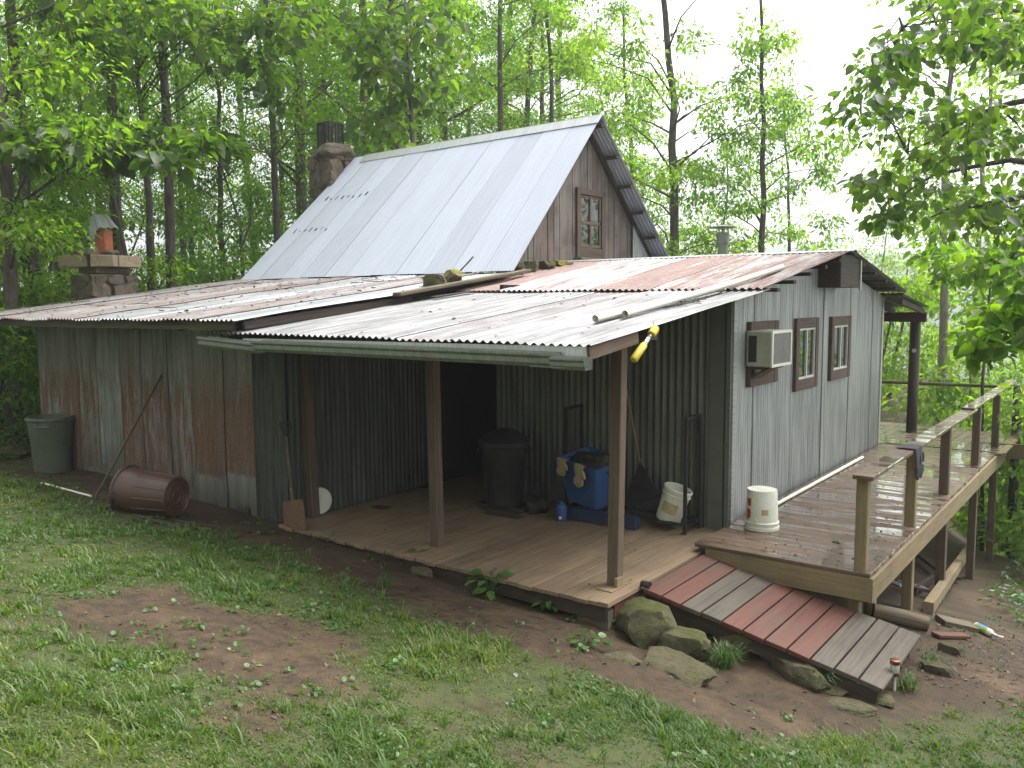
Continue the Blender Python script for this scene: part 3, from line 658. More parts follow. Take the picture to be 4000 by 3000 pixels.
for i, (y, w, mt) in enumerate([(1.34, .10, 'treated'), (3.18, .10, 'treated'), (4.93, .105, 'post'), (7.12, .10, 'post'), (8.95, .10, 'post')]):
    zb = float(gz(1.66, y))-.25
    m = MB(); m.beam((1.675, y, -.17 if i == 0 else zb), (1.675, y, .920), w, w, up=(1, 0, 0), r=.8)
    if i == 0: m.beam((1.60, y+.12, zb), (1.60, y+.12, -.15), .10, .10, up=(1, 0, 0), r=.5)
    m.build('rail_post', MT[mt], deck, bevel=.008)
m = MB(); m.tube([(1.76, 10.75, -2.8), (1.76, 10.75, .93)], .075, 12); m.build('corner_post', MT['darkwood'], deck, True)
for q in ((.55, 3.4), (.6, 6.4), (1.55, 2.2)): MB().tube([q+(-2.0,), q+(-.12,)], .055, 10).build('support_post', MT['treated'], deck, True)
m = MB(); m.beam((1.70, 1.20, .940), (1.67, 6.6, .940), .170, .038, r=.6); m.beam((1.675, 6.35, .975), (1.62, 10.95, .955), .15, .036, r=.3); m.build('hand_rail', MT['deck'], deck, bevel=.005)
m = MB(); m.tube([(-3.6, 10.75, .86), (-1, 10.78, .87), (1.62, 10.82, .885)], [.03, .032, .03], 8); m.build('rear_rail', MT['oldwood'], deck)

# ================================================================= RAMP
ramp = thing('ramp', 'short plank ramp of red and grey boards from porch down to the ground', 'ramp', (1.2, .7, -.2))
P0 = np.array((.235, 0, -.012)); P1 = np.array((2.17, 0, -.395)); n = 11; cols = 'RRGGRQRRGGG'
for i in range(n):
    a = P0+(P1-P0)*(i+.03)/n; b = P0+(P1-P0)*(i+.955)/n; c = (a+b)/2; f = (i+.5)/n
    ya, yb = .06+.07*f, 1.27+.10*f
    xdir = nrm(P1-P0); ydir = np.array((0, 1., 0)); zd = np.cross(xdir, ydir)
    m = MB(); c[1] = (ya+yb)/2+random.uniform(-.008, .008)
    m.box(c+zd*.0, (np.linalg.norm(b-a), yb-ya, .040), R=np.array([nrm(xdir+zd*random.uniform(-.02, .02)+ydir*random.uniform(-.006, .006)), ydir, zd]).T, r=random.random())
    o = m.build('board', MT['rampgrey' if cols[i] == 'G' else 'rampred'], ramp, bevel=.004); o['label'] = 'grey ramp board' if cols[i] == 'G' else 'red stained ramp board'
for y in (.16, 1.22): MB().beam((.22, y, -.105), (2.12, y, -.475), .045, .12).build('stringer', MT['darkwood'], ramp)
# ================================================================= OBJECTS
def T(loc, R=None):
    Mx = Matrix.Translation(Vector([float(v) for v in loc]))
    return Mx @ R.to_4x4() if R is not None else Mx
def axes(z, x=None):
    z = Vector(nrm(z)); x = Vector(x) if x is not None else (Vector((1, 0, 0)) if abs(z.x) < .9 else Vector((0, 1, 0)))
    y = z.cross(x).normalized(); x = y.cross(z); return Matrix((x, y, z)).transposed()
# air conditioner
ac = thing('air_conditioner', 'beige window air conditioner sticking out of the leftmost side window', 'air conditioner', (.30, 2.8, 1.74))
m = MB(); m.box((.255, 2.845, 1.92), (.28, .59, .385)); m.build('case', MT['acbody'], ac, bevel=.012)
m = MB(); m.box((.394, 2.845, 1.92), (.012, .53, .32)); m.build('condenser_grille', MT['acgrille'], ac)
m = MB()
for a, b in (((.398, 2.562, 1.92), (.018, .03, .387)), ((.398, 3.128, 1.92), (.018, .03, .387)), ((.397, 2.845, 2.098), (.016, .54, .03)), ((.397, 2.845, 1.742), (.016, .54, .03))): m.box(a, b)
m.build('grille_frame', MT['pvc'], ac)
m = MB(); m.box((.19, 2.548, 1.92), (.09, .006, .28)); m.build('side_vent', MT['black'], ac)
m = MB(); m.box((.24, 2.85, 1.712), (.20, .45, .03)); m.beam((.14, 2.78, 1.60), (.30, 2.78, 1.70), .30, .03); m.build('support_bracket', MT['rampred'], ac)
# buckets
def bucket(name, label, loc, R, upside=False, grp=None, k=1.0):
    b = thing(name, label, 'bucket', loc, grp); h = .37; Mx = T(loc, R) @ Matrix.Scale(k, 4)
    m = MB(); m.lathe([(0, .004), (.125, .004), (.131, .0), (.134, .01), (.146, .29), (.156, .295), (.156, .305), (.147, .307), (.148, .335), (.157, .338), (.157, .365), (.150, .37), (.143, .366), (.13, .02), (0, .018)], Mx, 40)
    o = m.build('shell', MT['white'], b); smooth_angle(o, 30)
    for s_ in (-1, 1): MB().lathe([(0, 0), (.016, 0), (.016, .014), (0, .014)], Mx @ T((0, s_*.148, .27)) @ Matrix.Rotation(-s_*pi/2, 4, 'X'), 12).build('handle_lug', MT['white'], b)
    return b, Mx
def patch(m, Mx, a0, a1, z0, z1, r0, r1, mi=0, n=8):
    """curved label on a bucket wall"""
    V = []
    for i in range(n+1):
        a = a0+(a1-a0)*i/n; V += [(r0*math.cos(a), r0*math.sin(a), z0), (r1*math.cos(a), r1*math.sin(a), z1)]
    V = [tuple(Mx @ Vector(v)) for v in V]
    m.add(V, [(2*i, 2*i+2, 2*i+3, 2*i+1) for i in range(n)], mi=mi)
R180 = Matrix.Rotation(pi, 3, 'X')
b1, Mx = bucket('bucket', 'white bucket standing upside down on the deck by the cabin corner', (.475, 2.16, .513), R180, k=1.12)
va = math.atan2(-6.2-2.2, 3.6-.47)      # direction towards the lawn side
def ua(a): return -a                     # mirrored by the flip about X
m = MB(); patch(m, Mx, ua(va+.42), ua(va-.02), .165, .215, .1425, .1445); m.build('label_patch', MT['tanlabel'], b1)
m = MB()
for (a0, a1, z0, z1) in [(-1.36, -1.08, .17, .185), (-1.40, -1.02, .185, .245), (-1.34, -1.10, .245, .265), (-1.38, -1.04, .075, .13), (-1.30, -1.04, .13, .145)]:
    patch(m, Mx, ua(va+a0+.30), ua(va+a1+.30), z0, z1, .1375+z0*.043, .1375+z1*.043, n=4)
m.build('red_marking', MT['red'], b1)
ax = nrm(np.array((.22, .10, 1.0)))
b2, Mx = bucket('bucket', 'white bucket with peeling label tilted inside the black log rack', (-.47, 1.93, .10), axes((.30, .06, .95)))
m = MB(); patch(m, Mx, va-.75, va+.45, .10, .22, .1405, .1455, n=10); m.build('peeling_label', MT['tanlabel'], b2)
# drain pipe at wall foot
def rod(name, label, cat, pts, r, mat, n=10, grp=None, hollow=False):
    m = MB(); m.tube(pts, r, n, caps=not hollow)
    if hollow:
        pts = np.array(pts, float); m.tube(pts[::-1], r*.86 if np.isscalar(r) else [q*.86 for q in r][::-1], n, caps=False)
        m.tube([pts[0]+(pts[-1]-pts[0])*.02, pts[0]+(pts[-1]-pts[0])*.021], r*.86, n)
    o = m.build(name, mat, None, True); return tag(smooth_angle(o, 50), label, cat, grp)
rod('drain_pipe', 'white pipe lying on the deck along the foot of the side wall', 'pipe', [(.27, 2.52, .125), (.27, 6.7, .125)], .022, MT['pvc'])
rp = lambda x, y: zp(y)+.010 if y < 2.2 else 2.56+(y-2.2)*.165
a = at(1285, 690, 'Z', zp(-.2)+.06)
A1 = np.array((-.28, -.42, zp(-.42)+.055)); B1 = np.array((.05, 4.55, rp(0, 4.55)+.055))
for lab, p, q in (('longer white pipe lying on the porch roof, its open end nearer the gutter', (1286, 690), (1560, 623)), ('white pipe lying on the porch roof nearest the right rake edge', (1350, 679), (1690, 578))):
    P = None
    def onroof(px, py):
        for yy in np.arange(-1.1, 5.3, .01):
            w = at(px, py, 'Y', yy)
            if w[2] < rp(0, yy)+.035: return np.array((w[0], yy, rp(0, yy)+.040))
        return w
    P = onroof(*p); Q = onroof(*q)
    mid = np.array([P[0]+(Q[0]-P[0])*(2.2-P[1])/(Q[1]-P[1]), 2.2, 2.56+.052]) if P[1] < 2.2 < Q[1] else (P+Q)/2
    rod('pvc_pipe', lab, 'pipe', [P, mid, Q], .032, MT['pvc'], 12, 'pipes on the porch roof', True)
# yellow-capped tool hanging at the rake
yt = thing('hanging_tube', 'yellow and clear plastic tube hanging under the porch roof edge', 'tube', (.47, -.37, 1.99)); a = np.array((.47, -.195, 2.225)); b = np.array((.47, -.55, 1.996)); R = axes(b-a); L = np.linalg.norm(b-a)
m = MB(); m.lathe([(0, 0), (.031, 0), (.034, .01), (.034, .08), (.026, .09), (0, .09)], T(a, R), 16); m.build('yellow_cap', MT['yellow'], yt); m = MB(); m.lathe([(.018, L*.50), (.029, L*.54), (.032, L*.97), (.022, L), (0, L)], T(a, R), 10); smooth_angle(m.build('yellow_grip', MT['yellow'], yt), 50)
m = MB(); m.lathe([(.017, .07), (.017, L*.54)], T(a, R), 12); m.build('clear_barrel', MT['clear'], yt, True)
m = MB(); m.tube([a, a+np.array((-.04, .03, .05))], .003, 5); m.build('hook', MT['rustiron'], yt)
# log rack
rk = thing('log_rack', 'black steel tube log rack with upright ends on the porch', 'log rack', (-.95, 1.97, 0))
for x in (-.21, -1.695):
    m = MB(); w = .032
    m.box((x, 1.80, .62), (w, w, 1.24)); m.box((x, 2.13, .62), (w, w, 1.24)); m.box((x, 1.965, 1.225), (w-.004, .30, w)); m.box((x, 1.965, .075), (w-.004, .30, w))
    m.build('upright_end', MT['black'], rk)
m = MB(); m.box((-.95, 1.80, .10), (1.45, .03, .03)); m.box((-.95, 2.13, .10), (1.45, .03, .03)); m.build('bottom_rail', MT['black'], rk)
# blue tote (tilted) on the rack
to = thing('storage_tote', 'open blue plastic tote full of dark bags propped on the log rack', 'tote', (-1.42, 1.80, .12))
tc = np.array((-1.40, 1.90, .19)); Rt = Matrix.Rotation(math.radians(-14), 3, 'Z') @ Matrix.Rotation(math.radians(8), 3, 'X') @ Matrix.Rotation(math.radians(6), 3, 'Y')
def rrect(hx, hy, r, n=4):
    P = []
    for cx_, cy_, a0 in ((hx-r, hy-r, 0), (-hx+r, hy-r, pi/2), (-hx+r, -hy+r, pi), (hx-r, -hy+r, 3*pi/2)):
        P += [(cx_+r*math.cos(a0+i*pi/2/n), cy_+r*math.sin(a0+i*pi/2/n)) for i in range(n+1)]
    return P
m = MB(); rings = []
for (hx, hy, z) in ((.20, .155, 0), (.225, .175, .20), (.235, .182, .36), (.25, .197, .365), (.252, .199, .40), (.258, .204, .403), (.258, .204, .412), (.243, .19, .412), (.225, .17, .38), (.19, .145, .02)):
    rings.append([tuple(Rt @ (Vector((x, y, z))*1.22)+Vector(tc)) for x, y in rrect(hx, hy, .045)])
n = len(rings[0]); V = [v for r_ in rings for v in r_]
m.add(V, [(i*n+j, i*n+(j+1) % n, (i+1)*n+(j+1) % n, (i+1)*n+j) for i in range(len(rings)-1) for j in range(n)]+[tuple(range(n))[::-1], tuple((len(rings)-1)*n+j for j in range(n))])
smooth_angle(m.build('tub', MT['blue'], to), 40)
m = MB(); q = Rt @ Vector((.03, 0, .36))+Vector(tc); rockmesh(m, q+Vector((0, 0, .06)), (.52, .36, .30), 12, rough=.3, sub=5, rz=math.radians(-14))
tag(smooth_angle(m.build('trash_bag', MT['bag'], None), 60), 'dark crumpled bag stuffed in the blue tote', 'bag')
def drape(name, label, c, right, down, w, L, mat, over=.05):
    """a work glove hung over an edge: cuff bends over the edge, palm, four fingers and thumb hang down"""
    m = MB(); right = Vector(nrm(right)); down = Vector(nrm(down)); out = right.cross(down).normalized(); c = Vector(c)
    if out.dot(Vector((CX, CY, CZ))-c) < 0: out = -out
    pts = [c-out*over+down*(.03 if over < .1 else -.002), c-out*over*.4-down*.005, c+out*.012, c+out*.018+down*L*.30, c+out*.016+down*L*.6]
    # flattened tube
    secs = []; n = 12
    for i, p in enumerate(pts):
        ww = w*(.42+.12*math.sin(i)); secs.append([p+right*(ww*math.cos(a))+out*(.014*math.sin(a)) for a in np.arange(n)*2*pi/n])
    V = [tuple(v) for s_ in secs for v in s_]; m.add(V, [(i*n+j, i*n+(j+1) % n, (i+1)*n+(j+1) % n, (i+1)*n+j) for i in range(len(secs)-1) for j in range(n)]+[tuple(range(n))[::-1], tuple((len(secs)-1)*n+j for j in range(n))])
    for k, ln in enumerate((.30, .38, .36, .28)):
        s0 = c+out*.016+down*L*.55+right*(w*(-.33+.22*k)); m.tube([s0, s0+down*L*ln*.6+out*.004+right*.002*k, s0+down*L*ln+out*.001], [w*.13, w*.125, w*.09], 8)
    s0 = c+out*.018+down*L*.22+right*w*.40; m.tube([s0, s0+right*w*.18+down*L*.14, s0+right*w*.22+down*L*.28], [w*.14, w*.13, w*.09], 8)
    return tag(smooth_angle(m.build(name, mat), 60), label, 'glove')
e1 = Rt @ (Vector((-.17, -.210, .415))*1.22)+Vector(tc); e2 = Rt @ (Vector((.06, -.210, .415))*1.22)+Vector(tc)
drape('work_glove', 'short tan work glove draped over the left end of the blue tote rim', e1, Rt @ Vector((1, 0, 0)), (0, 0, -1), .15, .20, MT['glove'])
drape('work_glove', 'long tan work glove hanging down the front of the blue tote', e2, Rt @ Vector((1, 0, 0)), (0, 0, -1), .15, .26, MT['glove'])
# rail glove pair
gp = at(1955, 960, 'Z', .895)
for k, dy in enumerate((0, .13)):
    drape('rubber_glove', ('dark grey glove hung over the deck hand rail, nearer the camera', 'dark grey glove hung over the deck hand rail, farther of the two')[k], (1.775, 2.80+dy, .975), (0, 1, 0), (.04, 0, -1), .15, .34, MT['greyglove'], over=.17)
for k, dy in enumerate((0, .13)): pass
# jug + board under the tote
jg = thing('blue_jug', 'small blue container on the porch floor below the tote', 'container', (-1.58, 1.52, 0)); m = MB(); m.lathe([(0, 0), (.055, 0), (.062, .01), (.062, .15), (.05, .18), (.03, .195), (.03, .22), (0, .22)], T((-1.58, 1.53, 0)), 20); smooth_angle(m.build('body', MT['blue'], jg)); m = MB(); Mx = T((-1.58, 1.53, 0)); patch(m, Mx, va-.2, va+.3, .03, .06, .0628, .0628); m.build('label_patch', MT['white'], jg)
m = MB(); m.beam((-1.56, 1.66, .07), (-.70, 1.68, .07), .11, .135); tag(m.build('long_box', MT['navy'], bevel=.006), 'long dark blue box lying on the porch floor behind the corner post', 'box')
# rake
ra = thing('leaf_rake', 'black fan leaf rake leaning on the porch wall with wooden handle', 'rake', (-.85, 2.0, .15))
hb = np.array((-.865, 2.02, .66)); ht = np.array((-1.22, 2.10, 2.05))
m = MB(); m.tube([hb, ht], .013, 8); m.build('handle', MT['porch_floor'], ra, True)
m = MB(); dirs = []; 
for k in range(-12, 13):
    a = k/12*.52; d = Vector((math.sin(a)+.20, -.10, -math.cos(a))).normalized(); p0 = Vector(hb); p1 = p0+d*.50; p2 = p1+Vector((0, -.06, -.03))
    m.tube([p0, p0+d*.25, p1, p2], [.007, .006, .005, .004], 5); dirs.append((p0, d))
for L_ in (.24, .42): m.tube([p+d*L_ for p, d in dirs], .008, 5)
V = []
for p, d in dirs: V += [tuple(p+d*.03), tuple(p+d*.30)]
m.add(V, [(2*i, 2*i+2, 2*i+3, 2*i+1) for i in range(len(dirs)-1)])
m.build('fan_head', MT['blackcan'], ra)
# black trash can with rounded lid in the dark
def can(name, label, loc, R, h, rt, rb, mat, lid=False, ribs=0, handles=True, grp=None):
    c = thing(name, label, 'trash can', loc, grp); Mx = T(loc, R); m = MB(); rr = lambda z: rb+(rt-rb)*z/h
    m.lathe([(0, .015), (rb-.02, .015), (rb-.012, 0), (rb, .01), (rr(h*.62), h*.62), (rr(h*.62)+.010, h*.64), (rr(h*.9)+.010, h*.93), (rt+.028, h*.945), (rt+.030, h*.97), (rt+.012, h*.985), (rt+.012, h), (rt-.004, h), (rt-.006, h*.96), (rb-.012, .03), (0, .03)], Mx, 48)
    for r_ in (.3, .55, .75): m.lathe([(rb*r_-.008, .012), (rb*r_, .004), (rb*r_+.008, .012)], Mx, 32)
    for k in range(ribs):
        a = k*2*pi/ribs; R0 = Vector((math.cos(a), math.sin(a), 0)); p = [R0*rr(0.02)+Vector((0, 0, .02)), R0*rr(h*.62)+Vector((0, 0, h*.62))]; m.tube([tuple(Mx @ q) for q in p], .007, 5)
    o = m.build('body', mat, c); smooth_angle(o, 35)
    if handles:
        for s_ in (-1, 1):
            m = MB(); e = .09
            pts = [Vector((s_*(rr(h*.9)+.012), -e, h*.93)), Vector((s_*(rr(h*.9)+.05), -e, h*.85)), Vector((s_*(rr(h*.9)+.05), e, h*.85)), Vector((s_*(rr(h*.9)+.012), e, h*.93))]
            m.tube([tuple(Mx @ q) for q in pts], .012, 8); smooth_angle(m.build('handle', mat, c), 50)
    if lid:
        m = MB(); m.lathe([(rt+.035, h*.97), (rt+.035, h+.02), (rt*.9, h+.07), (rt*.45, h+.14), (0, h+.16)], Mx, 36); smooth_angle(m.build('lid', mat, c), 35)
    return c
can('trash_can', 'tall black trash can with domed lid in the dark of the porch', (-2.45, 1.62, .055), Matrix.Rotation(.5, 3, 'Z'), .74, .27, .22, MT['blackcan'], lid=True, ribs=10)
m = MB(); m.beam((-2.45, 1.30, .03), (-2.0, 1.33, .03), .09, .06); m.beam((-2.75, 1.62, .027), (-2.1, 1.66, .027), .3, .05); tag(m.build('timber_block', MT['darkwood'], bevel=.004), 'short dark timber under the black trash can on the porch floor', 'timber')
m = MB(); rockmesh(m, (-2.02, 1.66, .09), (.30, .2, .2), 33, rough=.5); tag(smooth_angle(m.build('rag', MT['bag']), 50), 'crumpled dark rag on the porch floor beside the black trash can', 'rag')
gc_ = gnd(116, 1016)
can('trash_can', 'grey-green open trash can standing against the rusty shed wall', (gc_[0], gc_[1], gc_[2]-.01), Matrix.Rotation(2.4, 3, 'Z'), .80, .295, .245, MT['greencan'])
# brown barrel lying
axb = nrm((.94, .345, -.015)); pb = at(383, 1080, 'Z', .27); pb[2] = float(gz(pb[0], pb[1]))+.245
top = pb-axb*.68; top[2] += .02
cb = can('trash_can', 'brown plastic trash can lying on its side in front of the shed', pb, axes(-axb+np.array((0, 0, .03)), (0, 0, 1)), .68, .265, .225, MT['browncan'], ribs=12, handles=False)
m = MB(); q0 = top+axb*.05+np.array((.10, -.235, .06)); m.tube([q0, q0+np.array((.03, -.03, -.08)), q0+np.array((-.01, -.03, -.17)), q0+np.array((-.05, -.0, -.22))], .008, 6); m.build('wire_handle', MT['black'], cb)
# leaning pole, ground pipe, sticks
pg = gnd(204, 1077)
rod('wooden_pole', 'long wooden pole leaning against the rusty shed wall', 'pole', [(pg[0], pg[1], pg[2]-.01), ((pg[0]-6.44)/2, (pg[1]-.33)/2, (pg[2]+1.54)/2-.01), (-6.44, -.325, 1.54)], [.017, .016, .013], MT['oldwood'])
p1, p2 = gnd(90, 1047), gnd(198, 1076)
rod('ground_pipe', 'thin white pipe lying on the grass by the foot of the pole', 'pipe', [p1+np.array((0, 0, .02)), p2+np.array((0, 0, .022))], .014, MT['pvc'])
# shovel
sh = thing('shovel', 'rusty square shovel with D grip leaning on the dark wall left of the porch', 'shovel', (-3.98, -.3, 0))
st = at(616, 917, 'Y', -.31); sb = at(636, 1128, 'Y', -.42); mid = st+(sb-st)*.80
m = MB(); m.tube([st+(sb-st)*.12, st+(sb-st)*.5, mid], [.016, .018, .018], 8); m.build('shaft', MT['oldwood'], sh, True)
m = MB(); dx = np.array((.085, .02, 0)); ydn = nrm(sb-st)
m.tube([st+ydn*.14, st-dx*.9+ydn*.02, st-dx*.75-ydn*.02, st+dx*.75-ydn*.02, st+dx*.9+ydn*.02, st+ydn*.14], .011, 8); m.build('grip', MT['black'], sh, True)
m = MB(); nx = nrm(np.cross(ydn, (0, 1, 0))); nz = np.cross(nx, ydn); W_ = .19; V = []; Fc = []
bt = mid-ydn*.02; Lb = .33; nu, nv = 9, 5
for j in range(nv):
    for i in range(nu):
        u = (i/(nu-1)*2-1); ww = W_*(.92+.08*min(1, j/1.0)); V.append(bt+ydn*(Lb*j/(nv-1))+nx*(u*ww)+nz*(-.022*(1-u*u)))
V2 = [v+nz*.004 for v in V]; Fc = [(j*nu+i, j*nu+i+1, (j+1)*nu+i+1, (j+1)*nu+i) for j in range(nv-1) for i in range(nu-1)]
m.add(V, Fc); m.add(V2, [f[::-1] for f in Fc]); m.tube([mid-ydn*.16, mid+ydn*.02], [.019, .024], 8); m.build('blade', MT['rustiron'], sh, True)
m = MB(); lc = at(690, 1087, 'X', -4.0); m.lathe([(0, 0), (.125, 0), (.13, .006), (.148, .006), (.155, .014), (.15, .022), (0, .012)], T((-4.03, lc[1]+.02, .155), axes((1, -.25, .12))), 36)
tag(smooth_angle(m.build('round_cover', MT['white']), 30), 'round white plastic bucket cover behind the left porch post', 'cover')
# roof plank + stones
pl = thing('roof_plank', 'old mossy plank lying on the joint of the two roofs', 'plank', (-3.5, 2.3, 2.62))
m = MB(); m.beam((-3.54, .98, 2.530), (-3.50, 3.55, 2.868), .14, .045, r=.5); m.build('plank', MT['oldwood'], pl, bevel=.008)
m = MB(); m.beam((-3.36, 1.42, 2.50), (-3.30, 2.10, 2.575), .10, .012); m.tube([(-3.66, 1.15, 2.52), (-3.57, 1.13, 2.58), (-3.50, 1.10, 2.52)], .006, 5); m.build('scrap_board', MT['darkwood'], pl)
def stone(label, c, sz, seed, mat='rock', rz=0., tilt=(0, 0), grp=None, rough=.22):
    m = MB(); rockmesh(m, c, sz, seed, rz=rz, tilt=tilt, sub=4, rough=rough); o = m.build('stone', MT[mat]); smooth_angle(o, 28)
    return tag(o, label, 'stone', grp)
stone('mossy stone on the shed roof beside the plank, left of the two', (-3.75, 1.84, 2.70), (.33, .20, .17), 21, grp='stones holding the roof plank', rz=.3)
stone('square mossy stone on the shed roof beside the plank, right of the two', (-3.75, 2.22, 2.765), (.27, .22, .19), 22, 'rockyel', grp='stones holding the roof plank')
def zr(x, y): return 2.56+(y-2.2)*.165
for k, (px, py, w_, h_, mt, lab) in enumerate([(1120, 579, .20, .15, 'rock', 'small brown stone at the left foot of the gable wall'), (1148, 578, .27, .20, 'rockyel', 'yellow mossy stone second from the left under the gable'), (1182, 577, .32, .17, 'rock', 'long grey brown stone under the loft gable boards'), (1216, 573, .34, .15, 'rockyel', 'flat yellow topped stone nearest the loft window')]):
    c = at(px, py, 'X', -3.78+.03*k); stone(lab, (c[0], c[1], c[2]), (w_*.9, w_, h_), 50+k, mt, grp='stones along the foot of the gable wall')
# rocks beside the ramp
def grock(px, py, sx, sy, sz, seed, lab, mat='rock', rz=0., up=.25, tilt=(0, 0), rough=.2):
    g = gnd(px, py); return stone(lab, (g[0], g[1], g[2]+sz*up), (sx, sy, sz), seed, mat, rz, tilt, 'stones beside the ramp', rough)
grock(1392, 1378, .50, .42, .36, 101, 'big rounded green mossy stone at the porch corner', up=.30)
grock(1462, 1408, .44, .30, .24, 102, 'mossy stone in front of the big corner stone', up=.25, rz=.2)
grock(1497, 1362, .38, .26, .24, 103, 'dark stone tucked under the upper end of the ramp', up=.3)
grock(1592, 1400, .46, .30, .24, 104, 'wedge shaped mossy stone under the middle of the ramp', up=.25, rz=-.3)
grock(1560, 1412, .26, .18, .12, 105, 'small tan stone beside the grass tuft', 'rockflat', up=.2)
grock(1465, 1448, .66, .42, .13, 106, 'large flat stone slab lying before the mossy stones', 'rockflat', rz=-.2, up=.2, rough=.3)
grock(1722, 1462, .50, .30, .20, 107, 'long tan mossy stone beside the lower ramp boards', 'rockflat', rz=-.45, up=.2)
grock(1655, 1402, .26, .22, .12, 108, 'small stone half hidden below the middle of the ramp', 'rockflat')
grock(1790, 1400+90, .28, .2, .06, 109, 'small flat stone at the low end of the ramp', 'rockflat', up=.1)
grock(1852, 1532, .34, .24, .05, 110, 'flat paving stone sunk in the grass below the ramp', 'rockflat', up=.15)
grock(1900, 1512, .26, .16, .05, 111, 'thin flat stone beside the solar light', 'rockflat', up=.15)
grock(910, 1243, .28, .18, .08, 112, 'flat stone lying beside the porch floor edge', 'rockflat', up=.2)
grock(1345, 1425, .30, .22, .06, 113, 'reddish flat stone left of the slab', 'rockflat', up=.1)
grock(2060, 1410, .22, .12, .10, 114, 'small broken stone right of the ramp foot', 'rockflat')
grock(2030, 1455, .26, .14, .10, 115, 'grey broken stone below the ramp foot', 'rockflat')
grock(28, 985, .75, .4, .22, 116, 'low mossy stone at the left edge behind the green trash can', 'rock', up=.2)
# solar light
sl = gnd(1931, 1492); s0 = thing('solar_light', 'copper banded solar path light staked at the foot of the ramp', 'garden light', sl)
m = MB(); m.lathe([(.014, -.03), (.014, .125)], T(sl), 12); m.build('stake', MT['whitepaint'], s0, True)
m = MB(); m.lathe([(0, .12), (.032, .12), (.034, .125), (.034, .15), (0, .15)], T(sl), 24); smooth_angle(m.build('lower_band', MT['copper'], s0)); m = MB(); m.lathe([(0, .213), (.036, .213), (.037, .216), (.037, .244), (.030, .248), (0, .246)], T(sl), 24); smooth_angle(m.build('cap_band', MT['copper'], s0))
m = MB(); m.lathe([(.031, .15), (.034, .17), (.034, .213)], T(sl), 24); m.build('lens', MT['frost'], s0, True)
# log, debris, bottle
g1 = gnd(1885, 1335); g2 = gnd(2003, 1362)
m = MB(); m.tube([g1+np.array((0, 0, .07)), (g1+g2)/2+np.array((0, 0, .07)), g2+np.array((0, 0, .06))], [.075, .075, .07], 14); tag(smooth_angle(m.build('log', MT['oldwood']), 50), 'mossy round log lying under the deck corner behind the ramp', 'log')
def deb(name, lab, p, q, w, h, mat='oldwood', dz=.03, dz2=None, cat='board', grp='scrap boards under the deck'):
    a = gnd(*p); b = gnd(*q); m = MB(); a[2] += dz; b[2] += dz if dz2 is None else dz2; m.beam(a, b, w, h); return tag(m.build(name, MT[mat], bevel=.004), lab, cat, grp)
deb('scrap_board', 'weathered board end beside the white spray bottle', (2030, 1345), (2105, 1362), .20, .05)
deb('scrap_board', 'short reddish board in front of the spray bottle', (2020, 1378), (2088, 1380), .10, .03, 'rampred')
deb('scrap_board', 'long light board slanting behind the third deck post', (2005, 1325), (2095, 1190), .10, .12, 'treated', .06)
deb('scrap_board', 'grey board leaning among the scrap under the deck', (1965, 1200), (2030, 1250), .10, .05, 'darkwood', .12)
deb('scrap_board', 'dark plank poking out past the third deck post', (2030, 1230), (2070, 1262), .08, .05, 'darkwood', .08)
deb('scrap_board', 'pale broken board under the deck', (1940, 1275), (2000, 1290), .16, .04, 'gable', .10)
deb('scrap_board', 'blue grey metal strip under the deck edge', (1895, 1270), (1950, 1292), .10, .02, 'wall_side', .14, cat='metal strip')
deb('scrap_board', 'small dark board against the second deck post', (1975, 1285), (2015, 1255), .05, .08, 'darkwood', .05)
bo = gnd(2128, 1372); b_ = thing('spray_bottle', 'white plastic bottle with blue label lying on the ground past the ramp', 'bottle', bo); d = nrm((.75, -.55, -.02)); st = bo-d*.12+np.array((0, 0, .045)); Mx = T(st, axes(d))
m = MB(); m.lathe([(0, 0), (.036, 0), (.040, .008), (.040, .17), (.034, .19), (.016, .205), (.014, .22), (0, .22)], Mx, 20); smooth_angle(m.build('body', MT['white'], b_), 40)
m = MB(); patch(m, Mx, -3.2, 3.2, .02, .16, .0405, .0405, n=24); m.build('lime_label', MT['limelabel'], b_)
m = MB()
for a0 in (-2.9, -.9, 1.1): patch(m, Mx, a0, a0+.9, .035, .14, .0412, .0412)
m.build('blue_panel', MT['bluelabel'], b_)
m = MB(); m.lathe([(0, .215), (.018, .215), (.018, .245), (0, .245)], Mx, 14); m.tube([tuple(Mx @ Vector((0, 0, .235))), tuple(Mx @ Vector((.01, 0, .27))), tuple(Mx @ Vector((.03, 0, .30)))], .013, 8); m.build('nozzle', MT['white'], b_, True)
m = MB(); rockmesh(m, (.24, .10, .03), (.10, .07, .05), 77, rough=.4); tag(m.build('plastic_scrap', MT['black']), 'small black scrap on the top corner of the ramp', 'scrap')
m = MB(); q = at(1808, 1170, 'Z', .11); rockmesh(m, q, (.09, .06, .03), 78, rough=.6); tag(m.build('litter_scrap', MT['greencan']), 'small pale green crumpled scrap on the deck boards', 'scrap')
def stick(lab, pts, r, name='fallen_stick'):
    m = MB(); m.tube(pts, np.linspace(r, r*.4, len(pts)), 6); return tag(m.build(name, MT['bark'], None, True), lab, 'stick', 'sticks on the ground')
def gp_(px, py, dz=.02): return gnd(px, py)+np.array((0, 0, dz))
stick('long dark stick on the soil in front of the brown trash can', [gp_(300, 1118), gp_(350, 1135), gp_(400, 1140), gp_(455, 1150)], .014)
stick('dark stick curving right below the fallen brown trash can', [gp_(380, 1128), gp_(420, 1136), gp_(455, 1138), gp_(492, 1150)], .012)
stick('short upright twig by the brown trash can', [gp_(330, 1110), gp_(345, 1100, .06), gp_(352, 1095, .10)], .008)
